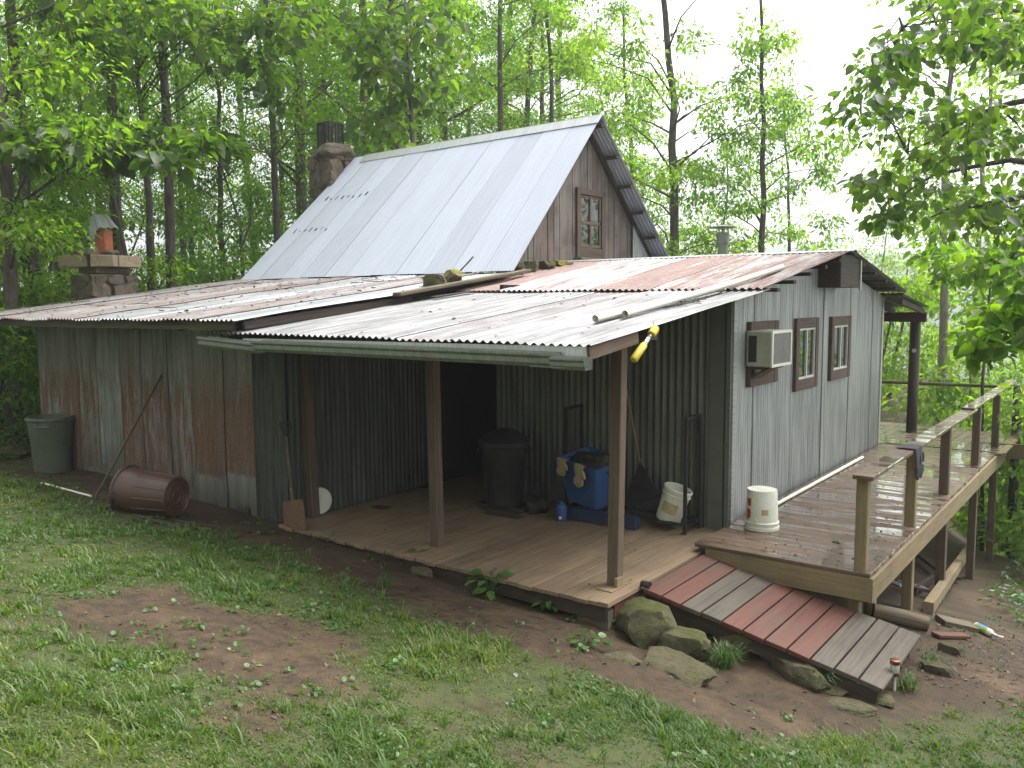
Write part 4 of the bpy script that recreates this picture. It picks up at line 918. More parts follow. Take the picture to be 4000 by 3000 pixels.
# twigs and leaves lying on the roofs, in the gutter and on the deck (nobody could count them)
def litter_mesh(name, label, pts, nrmup, size, mat, kind='stuff', seed=1):
    r_ = np.random.RandomState(seed); n = len(pts); a = r_.rand(n)*2*pi; s = size*(.5+r_.rand(n)); c, q = np.cos(a), np.sin(a)
    X = np.stack([c, q, r_.randn(n)*.25], 1)*s[:, None]; Y = np.stack([-q, c, r_.randn(n)*.3], 1)*s[:, None]*.5
    V = np.stack([pts-X*.5, pts-Y*.5+[0, 0, .003], pts+X*.5, pts+Y*.5+[0, 0, .006]], 1).reshape(-1, 3)
    o = np_mesh(name, V, np.arange(4*n).reshape(n, 4), mat, rnd=np.repeat(r_.rand(n), 4)); return tag(o, label, 'leaf litter', kind=kind)
n = 420; r_ = np.random.RandomState(4); x = -10.5+6.8*r_.rand(n)**1.5; y = -1.1+4.2*r_.rand(n); 
P = np.stack([x, y, zs(y)+.022], 1); n2 = 60; x = -4+4.3*r_.rand(n2); y = -1+3.1*r_.rand(n2); P = np.concatenate([P, np.stack([x, y, zp(y)+.02], 1)]); n3 = 40; x = -4.1+4*r_.rand(n3); P = np.concatenate([P, np.stack([x, np.full(n3, -1.18)+.03*r_.randn(n3), np.full(n3, 2.055)], 1)])
litter_mesh('roof_litter', 'dead leaves scattered over the metal roofs and gutter', P, None, .05, MT['litter'])
n = 260; P = np.stack([.25+1.45*r_.rand(n), 1.3+6.0*r_.rand(n)**1.3, np.full(n, .102)], 1); P2 = np.stack([-3.9+4.0*r_.rand(60), -.35+2*r_.rand(60), np.full(60, .004)], 1)
litter_mesh('deck_litter', 'small dead leaves and crumbs on the deck and porch boards', np.concatenate([P, P2]), None, .035, MT['litter'], seed=2)
m = MB(); r2 = random.Random(5)
for k in range(26):
    x = r2.uniform(-10.2, -4.2); y = r2.uniform(-.8, 2.8); a = r2.uniform(0, 6.3); L_ = r2.uniform(.15, .55); p = np.array((x, y, zs(y)+.024)); d = np.array((math.cos(a), math.sin(a), math.sin(a)*.128)); e = np.array((-d[1], d[0], 0))
    m.tube([p, p+d*L_*.4+e*.04, p+d*L_*.7-e*.02, p+d*L_], [.006, .005, .004, .002], 4)
tag(m.build('roof_twigs', MT['bark']), 'thin broken twigs lying on the shed roof', 'twigs', kind='stuff')
stick2 = []
m = MB(); q = at(1465, 655, 'Z', zp(1.3)+.03)
for k in range(7):
    a = k*.9; p = np.array((.12, .9+.05*k, zp(.9+.05*k)+.02)); m.tube([p, p+np.array((.10*math.cos(a), .10*math.sin(a), .03)), p+np.array((.22*math.cos(a+.4), .2*math.sin(a+.4), .02))], [.005, .004, .002], 4)
m.tube([(.05, .8, zp(.8)+.03), (.15, 1.1, zp(1.1)+.03), (.14, 1.5, zp(1.5)+.04)], .005, 4)
tag(m.build('twig_cluster', MT['bark']), 'small branched twig on the porch roof near the rake edge', 'twig')
# ================================================================= GROUND
xs = np.concatenate([-np.geomspace(600, 13, 40), np.arange(-12, -9, .25), np.arange(-9, 4.6, .065), np.arange(4.6, 9, .35), np.geomspace(9, 600, 40)])
ys = np.concatenate([-np.geomspace(300, 8, 26), np.arange(-7.5, -5.2, .2), np.arange(-5.2, 3.4, .065), np.arange(3.4, 14, .35), np.geomspace(14, 900, 44)])
X, Y = np.meshgrid(xs, ys); Z = gz(X, Y); nx_, ny_ = len(xs), len(ys)
V = np.stack([X.ravel(), Y.ravel(), Z.ravel()], 1); I = np.arange(nx_*ny_).reshape(ny_, nx_)
Q = np.stack([I[:-1, :-1].ravel(), I[:-1, 1:].ravel(), I[1:, 1:].ravel(), I[1:, :-1].ravel()], 1)
go = np_mesh('ground', V, Q, MT['ground'], smooth=True); go['kind'] = 'structure'
a_ = go.data.attributes.new('grs', 'FLOAT', 'POINT'); a_.data.foreach_set('value', grass_mask(V[:, 0], V[:, 1]).astype(np.float32))

# ---- grass blades
def blades(N, xr, yr, hmin, hmax, seed, tuft=7, thr=0.0, wid=.0042, dfall=4.5):
    r = np.random.RandomState(seed); x = r.uniform(xr[0], xr[1], N); y = r.uniform(yr[0], yr[1], N)
    d = np.hypot(x-CX, y-CY); gm = grass_mask(x, y); cl = vnoise(x, y, .16, 9); cl2 = vnoise(x, y, .5, 12)
    keep = (r.rand(N) < (gm**1.2)*np.clip(-.05+1.35*cl2, .08, 1)) & (r.rand(N) < np.clip((dfall/d)**1.1, 0, 1)) & (d > 1.6)
    keep &= ~((x > -10) & (x < .25) & (y > -.47)) & ~((x > .2) & (x < 2.3) & (y > .0) & (y < 1.45)) & ~((x > .0) & (x < 1.85) & (y > 1.2))
    dp = (x-CX)*_fw[0]+(y-CY)*_fw[1]; keep &= dp > 1.5
    x, y, d, cl, gm = x[keep], y[keep], d[keep], cl[keep], gm[keep]; n = len(x); h0 = (hmin+(hmax-hmin)*cl**2*(.4+.6*r.rand(n)))*(.55+.5*gm)
    x = np.repeat(x, tuft)+r.randn(n*tuft)*.022; y = np.repeat(y, tuft)+r.randn(n*tuft)*.022; h = np.repeat(h0, tuft)*(.5+.8*r.rand(n*tuft)); d = np.repeat(d, tuft)
    col = np.clip(np.repeat(.45*vnoise(x[::tuft], y[::tuft], .7, 15)+.35*r.rand(n), tuft)+.25*r.rand(n*tuft), 0, 1)
    n = n*tuft; z = gz(x, y)-.004; a = r.rand(n)*2*pi; lean = h*(.25+.9*r.rand(n)); w = wid*(.7+.6*r.rand(n))*(1+d*.09)
    dx, dy = np.cos(a), np.sin(a); px, py = -dy*w, dx*w; up = h*.75
    b = np.stack([x, y, z], 1); s = np.stack([px, py, 0*px], 1); m1 = b+np.stack([dx*lean*.25, dy*lean*.25, up*.6], 1); tp = b+np.stack([dx*lean, dy*lean, up], 1)
    V = np.stack([b-s, b+s, m1+s*.8, tp, m1-s*.8], 1).reshape(-1, 3); i = np.arange(n)*5
    T3 = np.stack([np.stack([i, i+1, i+2], 1), np.stack([i, i+2, i+4], 1), np.stack([i+4, i+2, i+3], 1)], 1).reshape(-1, 3)
    return V, T3, np.repeat(col, 5)
V1, F1, C1 = blades(170000, (-10.5, 5.2), (-5.6, 1.0), .016, .056, 11, wid=.0034)
V2, F2, C2 = blades(9000, (-10, 5), (-5.6, .6), .08, .17, 12, tuft=9, wid=.0035)
V3, F3, C3 = blades(14000, (2.2, 9), (-1.0, 7.0), .04, .12, 13, dfall=9)
Vg = np.concatenate([V1, V2, V3]); Fg = np.concatenate([F1, F2+len(V1), F3+len(V1)+len(V2)])
gr = np_mesh('grass', Vg, Fg, MT['grass'], rnd=np.concatenate([C1, C2, C3])); tag(gr, 'short patchy wet grass of the lawn', 'grass', kind='stuff')

# ---- leaf instancing
LT = {'simple': (np.array([(0, 0, 0), (.42, .24, .05), (1, 0, -.05), (.42, -.24, .05)]), np.array([(0, 1, 2), (0, 2, 3)])),
      'broad': (np.array([(0, 0, 0), (.10, .16, .03), (.38, .33, .06), (.72, .21, .02), (1, 0, -.08), (.72, -.21, .02), (.38, -.33, .06), (.10, -.16, .03), (.45, 0, 0)]),
                np.array([(8, 0, 1), (8, 1, 2), (8, 2, 3), (8, 3, 4), (8, 4, 5), (8, 5, 6), (8, 6, 7), (8, 7, 0)])),
      'round': (np.array([(0, 0, 0), (.15, .36, .03), (.55, .48, .05), (.95, .25, .02), (1, 0, 0), (.95, -.25, .02), (.55, -.48, .05), (.15, -.36, .03), (.5, 0, -.02)]),
                np.array([(8, 0, 1), (8, 1, 2), (8, 2, 3), (8, 3, 4), (8, 4, 5), (8, 5, 6), (8, 6, 7), (8, 7, 0)]))}
def leaves(P, D, Nn, S, kind='simple', rnd=None):
    """P points, D directions, Nn approx normals, S sizes"""
    tv, tf = LT[kind]; D = D/np.linalg.norm(D, axis=1)[:, None]; Yv = np.cross(Nn, D); Yv /= np.maximum(np.linalg.norm(Yv, axis=1), 1e-6)[:, None]; Zv = np.cross(D, Yv)
    V = P[:, None, :]+S[:, None, None]*(tv[None, :, 0:1]*D[:, None, :]+tv[None, :, 1:2]*Yv[:, None, :]+tv[None, :, 2:3]*Zv[:, None, :])
    n, k = len(P), len(tv); Fq = (np.arange(n)[:, None, None]*k+tf[None]).reshape(-1, 3)
    return V.reshape(-1, 3), Fq, np.repeat(rnd if rnd is not None else np.random.rand(n), k)
def cluster_leaves(centers, radii, nper, size, r, flat=.55, kind='simple', colbias=None, droop=.5):
    C = np.repeat(centers, nper, axis=0); R = np.repeat(radii, nper); n = len(C)
    u = r.randn(n, 3); u /= np.linalg.norm(u, axis=1)[:, None]; rad = r.rand(n)**.45
    O = u*rad[:, None]*R[:, None]*np.array([1, 1, flat]); P = C+O
    D = O*np.array([1, 1, .3])/R[:, None]+r.randn(n, 3)*.45; D[:, 2] -= droop
    N = r.randn(n, 3)*.45; N[:, 2] += 1
    S = size*(.40+1.0*r.rand(n)**1.3); cb = r.rand(len(centers)) if colbias is None else colbias
    col = np.clip(np.repeat(cb, nper)*.55+r.rand(n)*.45, 0, 1)
    return leaves(P, D, N, S, kind, col)
def limb_pts(a, b, r, k=4, sag=.12):
    a = np.array(a, float); b = np.array(b, float); L = np.linalg.norm(b-a); P = [a+(b-a)*t for t in np.linspace(0, 1, k)]
    for i in range(1, k-1): P[i] = P[i]+r.randn(3)*L*.05+np.array([0, 0, L*sag*math.sin(pi*i/(k-1))])
    return P
def make_tree(name, seed, H, r0, lo, hi, R, ncl, nper, ls, bark='bark', leaf='leaf', lean=(0, 0), bend=.25, prof=None, rc=(.6, 1.15), kind='simple', flat=.55, limbs=True, az=None, ztop=None):
    r = np.random.RandomState(seed); k = int(H/1.2)+2; tz = np.linspace(-.3, H, k); w = np.cumsum(r.randn(k, 2)*bend*.35, axis=0)*np.linspace(0, 1, k)[:, None]
    tp = np.stack([w[:, 0]+lean[0]*tz/H, w[:, 1]+lean[1]*tz/H, tz], 1); rad = r0*(1-.72*np.linspace(0, 1, k)**1.1); rad[0] *= 1.5
    m = MB(); m.tube(tp, list(rad), 9)
    hs = np.sort(r.uniform(lo, hi, ncl)); cs = []; rr_ = []
    for i, h in enumerate(hs):
        t = (h-lo)/max(hi-lo, .1); p = prof(t) if prof else (math.sin(pi*min(.95, .22+.75*t)))
        a = r.uniform(0, 2*pi) if az is None else az[0]+r.uniform(-az[1], az[1])
        L = R*p*r.uniform(.25, 1.05); at_h = max(lo*.7, h-L*r.uniform(.2, .55)); b = np.array([np.interp(at_h, tz, tp[:, 0]), np.interp(at_h, tz, tp[:, 1]), at_h])
        c = np.array([np.interp(h, tz, tp[:, 0])+math.cos(a)*L, np.interp(h, tz, tp[:, 1])+math.sin(a)*L, h])
        cs.append(c); rr_.append(r.uniform(*rc))
        if limbs and i % 2 == 0: q = limb_pts(b, c, r); lr_ = r0*.30*(1-at_h/H*.6)*min(1, .4+L/R); m.tube(q, [lr_, lr_*.7, lr_*.45, lr_*.15], 5)
    root = thing(name, None, None, (0, 0, 0)); tr = m.build('trunk', MT[bark], root, True)
    V, Fq, c = cluster_leaves(np.array(cs), np.array(rr_), nper, ls, r, flat, kind); np_mesh('crown', V, Fq, MT[leaf], root, c)
    return root
def place(src, name, x, y, rz, s, label, cat='tree', group=None, first=False, zoff=0.):
    if first: o = src
    else:
        o = src.copy(); COL.objects.link(o)
        for ch_ in list(src.children):
            c_ = ch_.copy(); COL.objects.link(c_); c_.parent = o
    o.name = name; o.location = (x, y, float(gz(x, y))-.1+zoff); o.rotation_euler = (0, 0, rz); o.scale = (s, s, s*1.0); tag(o, label, cat, group); return o
def polar(px, d):
    v = ray(px, 640); v = v[:2]/np.linalg.norm(v[:2]); return _C[0]+v[0]*d, _C[1]+v[1]*d
protos = {}
protos['tall1'] = make_tree('forest_tree', 1, 17, .17, 4.0, 17, 3.2, 58, 200, .155)
protos['tall2'] = make_tree('forest_tree', 2, 18, .19, 5.5, 18, 3.6, 60, 200, .155, bend=.4)
protos['tall3'] = make_tree('forest_tree', 3, 15, .14, 3.0, 15, 2.8, 54, 200, .155, bend=.5)
protos['tall4'] = make_tree('forest_tree', 4, 19, .22, 6.5, 19, 3.8, 62, 200, .155, bend=.2)
protos['mast1'] = make_tree('straight_tree', 21, 17, .135, 8.5, 17, 3.0, 34, 200, .155, bend=.10)
protos['mast2'] = make_tree('straight_tree', 22, 18, .13, 7.5, 18, 3.0, 36, 200, .155, bend=.16)
protos['slim1'] = make_tree('slim_tree', 5, 13, .11, 2.0, 13.2, 2.1, 50, 120, .17, leaf='leafhaze', bend=.35, rc=(.4, .75))
protos['slim2'] = make_tree('slim_tree', 6, 14, .13, 2.4, 14.2, 2.6, 54, 130, .18, leaf='leafhaze', bend=.3, rc=(.45, .8))
protos['full1'] = make_tree('broad_tree', 31, 14.5, .15, 1.5, 14.5, 3.3, 80, 190, .15, leaf='leafhaze', bend=.4, rc=(.5, .9))
protos['full2'] = make_tree('broad_tree', 32, 12.5, .12, 1.0, 12.5, 2.3, 64, 190, .15, leaf='leafhaze', bend=.3, rc=(.45, .8))
protos['under2'] = make_tree('young_tree', 33, 6.0, .06, .8, 6.0, 2.3, 36, 150, .14, bend=.5, rc=(.5, .9), leaf='leafhaze')
protos['bush2'] = make_tree('leafy_shrub', 34, 2.6, .04, .3, 2.4, 1.5, 26, 120, .12, bend=.4, rc=(.4, .7), leaf='leafhaze')
protos['under'] = make_tree('understory_tree', 8, 6.0, .07, .8, 6.0, 2.3, 34, 150, .14, bend=.5, rc=(.5, .9))
protos['bush'] = make_tree('leafy_bush', 9, 2.6, .04, .3, 2.4, 1.5, 24, 110, .13, bend=.4, rc=(.4, .7), limbs=True)
protos['pole'] = make_tree('birch_tree', 10, 14, .12, 6.5, 14, 2.6, 40, 130, .17, bark='palebark', leaf='leafhaze', bend=.25)
used = set()
def put(kind, px, d, rz=None, s=1.0, label='', cat='tree', group=None, name=None, xy=None, zoff=0.):
    x, y = polar(px, d) if xy is None else xy
    src = protos[kind]; first = kind not in used; used.add(kind)
    o = place(src, name or src.name.split('.')[0], x, y, rs.uniform(0, 6.28) if rz is None else rz, s, label, cat, group, first, zoff); return o
TG = 'trees of the woods behind the cabin'
# trunks one can tell apart (pixel column, distance)
put('mast1', 258, 20, 1.0, 1.0, 'dark straight tree rising just right of the rough stone chimney', group=TG)
put('mast2', 368, 21, 2.3, 1.0, 'slender dark tree between the rough chimney and the loft roof', group=TG)
put('mast2', 603, 23, 3.6, .85, 'tree with a side branch standing close left of the loft roof', group=TG)
put('tall3', 72, 20, 4.1, 1.05, 'curved grey tree left of the rough stone chimney', group=TG)
put('mast1', 190, 31, 1.9, 1.0, 'thick pale grey trunk far behind the rough chimney', group=TG)
put('mast2', 222, 27, 3.3, .9, 'thin dark trunk just left of the straight dark tree', group=TG)
put('mast2', 402, 31, .2, .9, 'thin far trunk just right of the slender dark tree', group=TG)
put('mast1', 420, 35, 5.2, .9, 'thinnest far trunk midway between slender tree and loft roof', group=TG)
put('tall2', 800, 25, 5.6, 1.0, 'leaning dark tree right behind the cage topped chimney', group=TG)
put('tall4', 862, 22, 2.2, .8, 'leafy tree behind the left end of the loft ridge', group=TG)
put('mast1', 1078, 27, 1.3, .95, 'tree with bare trunk showing over the middle of the loft ridge', group=TG)
put('tall3', 10, 17, 2.0, .95, 'tree at the left edge of the woods', group=TG)
put('tall2', 700, 34, 3.0, 1.0, 'far tree seen between the side branch tree and the chimney', group=TG)
put('tall4', 960, 33, 4.4, .9, 'far tree behind the middle left of the loft ridge', group=TG)
put('slim2', 1190, 27, 1.7, .95, 'haze-paled tree behind the peak of the loft roof', group=TG)
put('full1', 1462, 24, .4, 1.0, 'pale tree with forked trunk right of the loft gable', group=TG)
put('full2', 1385, 30, 2.4, 1.0, 'slim pale tree close behind the right loft rake', group=TG)
put('full2', 1645, 25, 3.9, .92, 'slim lone tree behind the stove pipe', group=TG)
put('slim1', 1560, 36, 5.1, .7, 'faint slim tree between the forked tree and the lone tree', group=TG)
put('slim1', 1700, 31, .9, .75, 'low pale tree just right of the lone slim tree', group=TG)
put('pole', 2040, 20, 1.1, .9, 'pale bare trunk beyond the back of the deck', group=TG)
put('pole', 2112, 26, 3.1, 1.0, 'second pale trunk behind the deck railing corner', group=TG)
names_far = ['far woodland tree']
FG = 'far trees filling the woods'
spots = [(-60, 26), (135, 27), (480, 29), (660, 29), (920, 30), (1130, 33), (90, 40), (330, 42), (560, 42), (740, 46), (1000, 44), (1210, 42), (-30, 48), (200, 52), (440, 54), (690, 37), (800, 38), (890, 41), (1010, 37), (1100, 39), (1180, 36), (40, 34), (620, 36)]
kinds = ['tall1', 'tall2', 'tall3', 'tall4']
for i, (px, d) in enumerate(spots):
    put(kinds[i % 4], px, d, s=rs.uniform(.8, 1.05) if d < 36 else rs.uniform(.9, 1.2), label='far leafy tree merged into the green woods behind the cabin', group=FG, name='far_tree')
UG = 'understory trees of the woods'
for i, (px, d) in enumerate([(-30, 19), (60, 23), (140, 20), (310, 24), (470, 24), (550, 28), (20, 29), (250, 33), (390, 34), (-80, 26), (170, 38)]):
    put('under', px, d, s=rs.uniform(.8, 1.3), label='bushy young tree low among the trunks of the woods', group=UG)
BG = 'bushes at the edge of the woods'
for i, (px, d) in enumerate([(-60, 16), (-20, 17.5), (25, 18), (70, 18.5), (115, 18.5), (160, 19), (-40, 21), (40, 22), (120, 23), (200, 21.5), (290, 22), (350, 23), (440, 23)]):
    put('bush', px, d, s=rs.uniform(.8, 1.2), label='low leafy bush at the left edge of the woods', group=BG, cat='bush')
RG = 'greenery on the slope beyond the deck'
for i, (px, d) in enumerate([(1895, 26), (2150, 19.5), (2215, 18), (2250, 17), (2290, 16), (1925, 28), (2000, 34), (2110, 27), (2180, 24)]):
    put('bush2', px, d, s=rs.uniform(1.0, 1.6), label='bright green shrub on the slope beyond the deck', group=RG, cat='bush')
for i, (px, d, s) in enumerate([(2290, 20, 1.2), (1885, 34, .9), (2140, 30, 1.2), (2210, 28, 1.3), (1830, 40, .8)]):
    put('under2', px, d, s=s, label='young tree on the slope beyond the deck', group='young trees beyond the deck')
# the clearing is ringed by woods: trees behind and beside the photographer
for i, (x, y) in enumerate([(14, -14), (9, -19), (3, -21), (-4, -20), (-10, -17), (-16, -14), (-20, -8), (18, -8), (20, -18), (13, -24), (6, -27), (-1, -28), (-8, -26), (-15, -22), (-22, -16)]):
    put('under' if i % 2 else kinds[i % 4], 0, 0, s=2.2 if i % 2 else 1.0, label='leafy tree of the woods ringing the clearing behind the photographer', group='trees ringing the clearing', name='clearing_tree', xy=(x, y))
for i, (x, y) in enumerate([(11, -12), (6, -16), (0, -17), (-7, -15), (-13, -11), (16, -11), (10, -20), (-3, -23), (-18, -11)]):
    put('under', 0, 0, s=rs.uniform(1.0, 1.4), label='young tree at the edge of the clearing behind the photographer', group='young trees ringing the clearing', name='clearing_sapling', xy=(x, y))
# ---- near bough tree at the right, standing outside the frame
r = np.random.RandomState(33); bx, by = polar(2560, 12.5); bz = float(gz(bx, by))
root = thing('overhanging_tree', 'large leafy boughs reaching in from the right above the deck', 'tree', (bx, by, bz)); tag(root, cat='tree')
tk = MB(); tk.tube([(bx, by, bz-.5), (bx-.1, by, 2.5), (bx-.2, by+.1, 6.0), (bx-.1, by, 11)], [.24, .2, .16, .08], 12)
def at_d(px, py, d):
    v = ray(px, py); v = v/np.linalg.norm(v[:2]); return _C+v*d
cl = []; 
regions = [(1905, 180, 60, 60), (1960, 120, 70, 90), (2050, 90, 90, 90), (2150, 80, 90, 90), (2210, 150, 60, 120), (1900, 300, 70, 50), (1980, 250, 80, 60), (2080, 260, 90, 80), (2170, 300, 60, 90), (1960, 340, 50, 40), (2060, 390, 80, 60), (1975, 440, 70, 40), (2050, 480, 80, 40), (2150, 460, 80, 60), (2200, 420, 50, 80), (1940, 470, 40, 25), (2120, 20, 120, 40), (2010, 20, 70, 30), (1840, 230, 18, 25), (1880, 390, 25, 25), (2210, 520, 30, 40)]
for (px, py, sx, sy) in regions:
    for k in range(max(2, int(sx*sy/1100))):
        cl.append(at_d(px+r.randn()*sx*.55, py+r.randn()*sy*.55, r.uniform(10.0, 14.5)))
cl = np.array(cl)
hub = [np.array(at_d(2330, 190, 12.3)), np.array(at_d(2330, 330, 12.0)), np.array(at_d(2330, 40, 12.6)), np.array(at_d(2300, 440, 12))]
base = np.array((bx-.15, by, 5.0))
for k, (h, e) in enumerate(zip(hub, [(1960, 330), (1935, 430), (1950, 60), (2010, 470)])):
    b0 = np.array((bx-.15, by+.05, h[2]-1.0)); e3 = np.array(at_d(e[0], e[1], 12)); q = [b0]+[b0*(1-t)+h*t+np.array((0, 0, .18*math.sin(pi*t)))+r.randn(3)*.05 for t in (.3, .6, 1.)]+[h*(1-t)+e3*t+np.array((0, 0, .12*math.sin(pi*t)))+r.randn(3)*.05 for t in (.2, .4, .6, .8)]+[e3]; tk.tube(q, [.085, .07, .06, .05, .042, .034, .026, .018, .008], 7); hub[k] = (h, e3)
for c in cl[::2]:
    best = min([(np.linalg.norm(c-(h*(1-t)+e*t)), tuple(h*(1-t)+e*t)) for h, e in hub for t in (.2, .4, .6, .8, 1.)], key=lambda v: v[0]); q = limb_pts(best[1], c, r); tk.tube(q, [.018, .012, .008, .004], 4)
tr = tk.build('trunk', MT['bark'], root, True)
V, Fq, c = cluster_leaves(cl, r.uniform(.22, .50, len(cl)), 42, .15, r, .6, 'broad'); V_ = V-np.array(root.location); o = np_mesh('crown', V_, Fq, MT['leafdark'], root, c)
# bright sapling spray at the right edge
def spray(name, lab, pts, d0, d1, seed, size, leafm, nper, rr_, trunk_from, cat='tree', kind='broad', sx=40, nk=3, barkw=.02, flat=.6, shared=None):
    r = np.random.RandomState(seed); C = []
    for (px, py) in pts:
        for k in range(nk): C.append(at_d(px+r.randn()*sx*.5, py+r.randn()*sx*.35, r.uniform(d0, d1)))
    C = np.array(C); b = np.array(trunk_from, float); root = thing(name, lab, cat, b); tk = MB(); zt_ = C[:, 2].max()+.4
    main = [b-np.array((0, 0, .3)), b+np.array((r.randn()*.1, r.randn()*.1, (zt_-b[2])*.5)), np.array((b[0]+r.randn()*.2, b[1]+r.randn()*.2, zt_))]; tk.tube(main, [barkw*2, barkw*1.4, barkw*.5], 7)
    for c in C[::2]:
        t = np.clip((c[2]-.30*np.linalg.norm(c[:2]-b[:2])-b[2])/max(.1, zt_-b[2]), .1, .97); s0 = (main[0]*(1-t*2)+main[1]*t*2) if t < .5 else (main[1]*(2-2*t)+main[2]*(2*t-1)); tk.tube(limb_pts(s0, c, r, sag=.10), [barkw*.45, barkw*.3, barkw*.2, barkw*.08], 4)
    tk.build('trunk', MT['bark'], root, True)
    V, Fq, cc = cluster_leaves(C, r.uniform(rr_[0], rr_[1], len(C)), nper, size, r, flat, kind); np_mesh('crown', V-b, Fq, MT[leafm], root, cc); return root
bx2, by2 = polar(2460, 9.0)
spray('sapling', 'bright yellow green sapling spray at the right edge above the railing', [(2120, 715), (2160, 680), (2200, 660), (2205, 720), (2150, 740), (2210, 600), (2240, 680)], 8.2, 9.4, 41, .14, 'leaf', 34, (.14, .28), (bx2, by2, float(gz(bx2, by2))), sx=36)
bx2, by2 = polar(2150, 17)
spray('sapling', 'slender tree with drooping leaf clusters behind the deck end', [(2080, 560), (2110, 600), (2060, 590), (2150, 540), (2180, 590), (2040, 540), (2200, 520)], 15.5, 18, 42, .17, 'leaf', 42, (.3, .55), (bx2, by2, float(gz(bx2, by2))), sx=40, nk=3)
# dark near limb hanging over the left woods
bx3, by3 = polar(285, 18.2)
spray('maple_sapling', 'dark broad leaved limb hanging across the two straight trunks', [(60, 300), (110, 290), (160, 285), (210, 270), (255, 285), (300, 300), (345, 300), (395, 310), (440, 300), (480, 330), (150, 320), (250, 330), (90, 330), (330, 335)], 16.0, 18.6, 43, .30, 'leafdark', 26, (.25, .5), (bx3, by3, float(gz(bx3, by3))), sx=44, nk=3, barkw=.03, flat=.4)
bx3, by3 = polar(320, 20.6)
spray('dark_tree', 'dark leaves hanging in at the top left corner above the two straight trunks', [(200, 40), (260, 20), (320, 30), (370, 60), (420, 40), (460, 80), (500, 30), (540, 60), (600, 20), (240, 80), (300, 90), (560, 130), (620, 90), (150, 10), (630, 170)], 17.5, 20.5, 44, .27, 'leafdark', 30, (.3, .6), (bx3, by3, float(gz(bx3, by3))), sx=60, nk=3, barkw=.05)
bx3, by3 = polar(900, 19)
spray('dark_tree', 'dark drooping leaf column hanging behind the loft ridge', [(800, 40), (850, 90), (880, 150), (860, 210), (840, 260), (870, 290), (900, 60), (780, 90), (930, 120), (960, 40), (820, 160), (900, 220)], 17.8, 20, 45, .24, 'leafdark', 34, (.4, .75), (bx3, by3, float(gz(bx3, by3))), sx=60, nk=3, barkw=.05)
# ---- undergrowth on the slopes and woods floor
r = np.random.RandomState(51)
def floor_leaves(N, fn, size, seed, hmax):
    r = np.random.RandomState(seed); x, y = fn(r, N); cl_ = vnoise(x, y, .8, 21); h = hmax*cl_**1.5*r.rand(len(x)); P = np.stack([x, y, gz(x, y)+h+.02], 1)
    D = r.randn(len(x), 3); D[:, 2] = D[:, 2]*.3-.1; Nn = r.randn(len(x), 3)*.4; Nn[:, 2] += 1
    return leaves(P, D, Nn, size*(.6+.8*r.rand(len(x))), 'simple', np.clip(vnoise(x, y, 1.2, 25)*.6+r.rand(len(x))*.4, 0, 1))
def f1(r, N):
    px = r.uniform(-120, 640, N); d = r.uniform(14, 40, N)**1.0; v = [polar(p, q) for p, q in zip(px, d)]; v = np.array(v); k = ~((v[:, 0] > -10.2)); return v[k, 0], v[k, 1]
def f2(r, N):
    x = r.uniform(1.9, 16, N); y = r.uniform(3.2, 24, N); k = (x > 2.0+.0*y) & ((x-2.2)*.6+(y-3.5)*.35 > .6); return x[k], y[k]
A_ = floor_leaves(26000, f1, .15, 61, .9); B_ = floor_leaves(42000, f2, .085, 62, .55)
V = np.concatenate([A_[0], B_[0]]); Fq = np.concatenate([A_[1], B_[1]+len(A_[0])]); tag(np_mesh('undergrowth', V, Fq, MT['weed'], rnd=np.concatenate([A_[2], B_[2]])), 'low green undergrowth covering the woods floor and the slope past the deck', 'undergrowth', kind='stuff')
# small weeds in the lawn
x = r.uniform(-9.5, 4.6, 9000); y = r.uniform(-5.4, -.1, 9000); gm = grass_mask(x, y); k = (vnoise(x, y, .45, 31) > .60) & (r.rand(9000) < .12+.25*gm); x, y = x[k], y[k]
C = np.stack([x, y, gz(x, y)+.02], 1); V, Fq, c = cluster_leaves(C, np.full(len(C), .045), 8, .026, r, .35, 'round', droop=.0)
tag(np_mesh('lawn_weeds', V, Fq, MT['weed'], rnd=c), 'small broad leaved weeds scattered in the lawn', 'weeds', kind='stuff')
# dead leaves on soil
x = r.uniform(-9.5, 4.8, 5200); y = r.uniform(-5.2, 1.2, 5200); gm = grass_mask(x, y); k = (r.rand(5200) < .40-.30*gm) & ~((x > -10) & (x < .3) & (y > -.5)) & ~((x > .2) & (x < 2.3) & (y > .0)); x, y = x[k], y[k]
litter_mesh('leaf_litter', 'brown dead leaves and crumbs on the bare soil', np.stack([x, y, gz(x, y)+.006], 1), None, .034, MT['litter'], seed=9)
x = r.uniform(1.9, 5, 1500); y = r.uniform(.8, 3.6, 1500); litter_mesh('debris_litter', 'dark leaf debris on the soil past the ramp', np.stack([x, y, gz(x, y)+.006], 1), None, .04, MT['litter'], seed=10)
m = MB(); r4 = random.Random(77)
for k in range(170):
    x_ = r4.uniform(-7.5, 4.2); y_ = r4.uniform(-4.6, -.55) if x_ < 2.2 else r4.uniform(-1.5, 2.5)
    if float(grass_mask(x_, y_)) > .45: continue
    sz_ = r4.uniform(.015, .05); rockmesh(m, (x_, y_, float(gz(x_, y_))+sz_*.1), (sz_, sz_*.8, sz_*.5), k, sub=1, rz=r4.uniform(0, 3))
tag(m.build('pebbles', MT['rockflat']), 'small pebbles and crumbs lying on the bare soil', 'pebbles', kind='stuff')
m = MB()
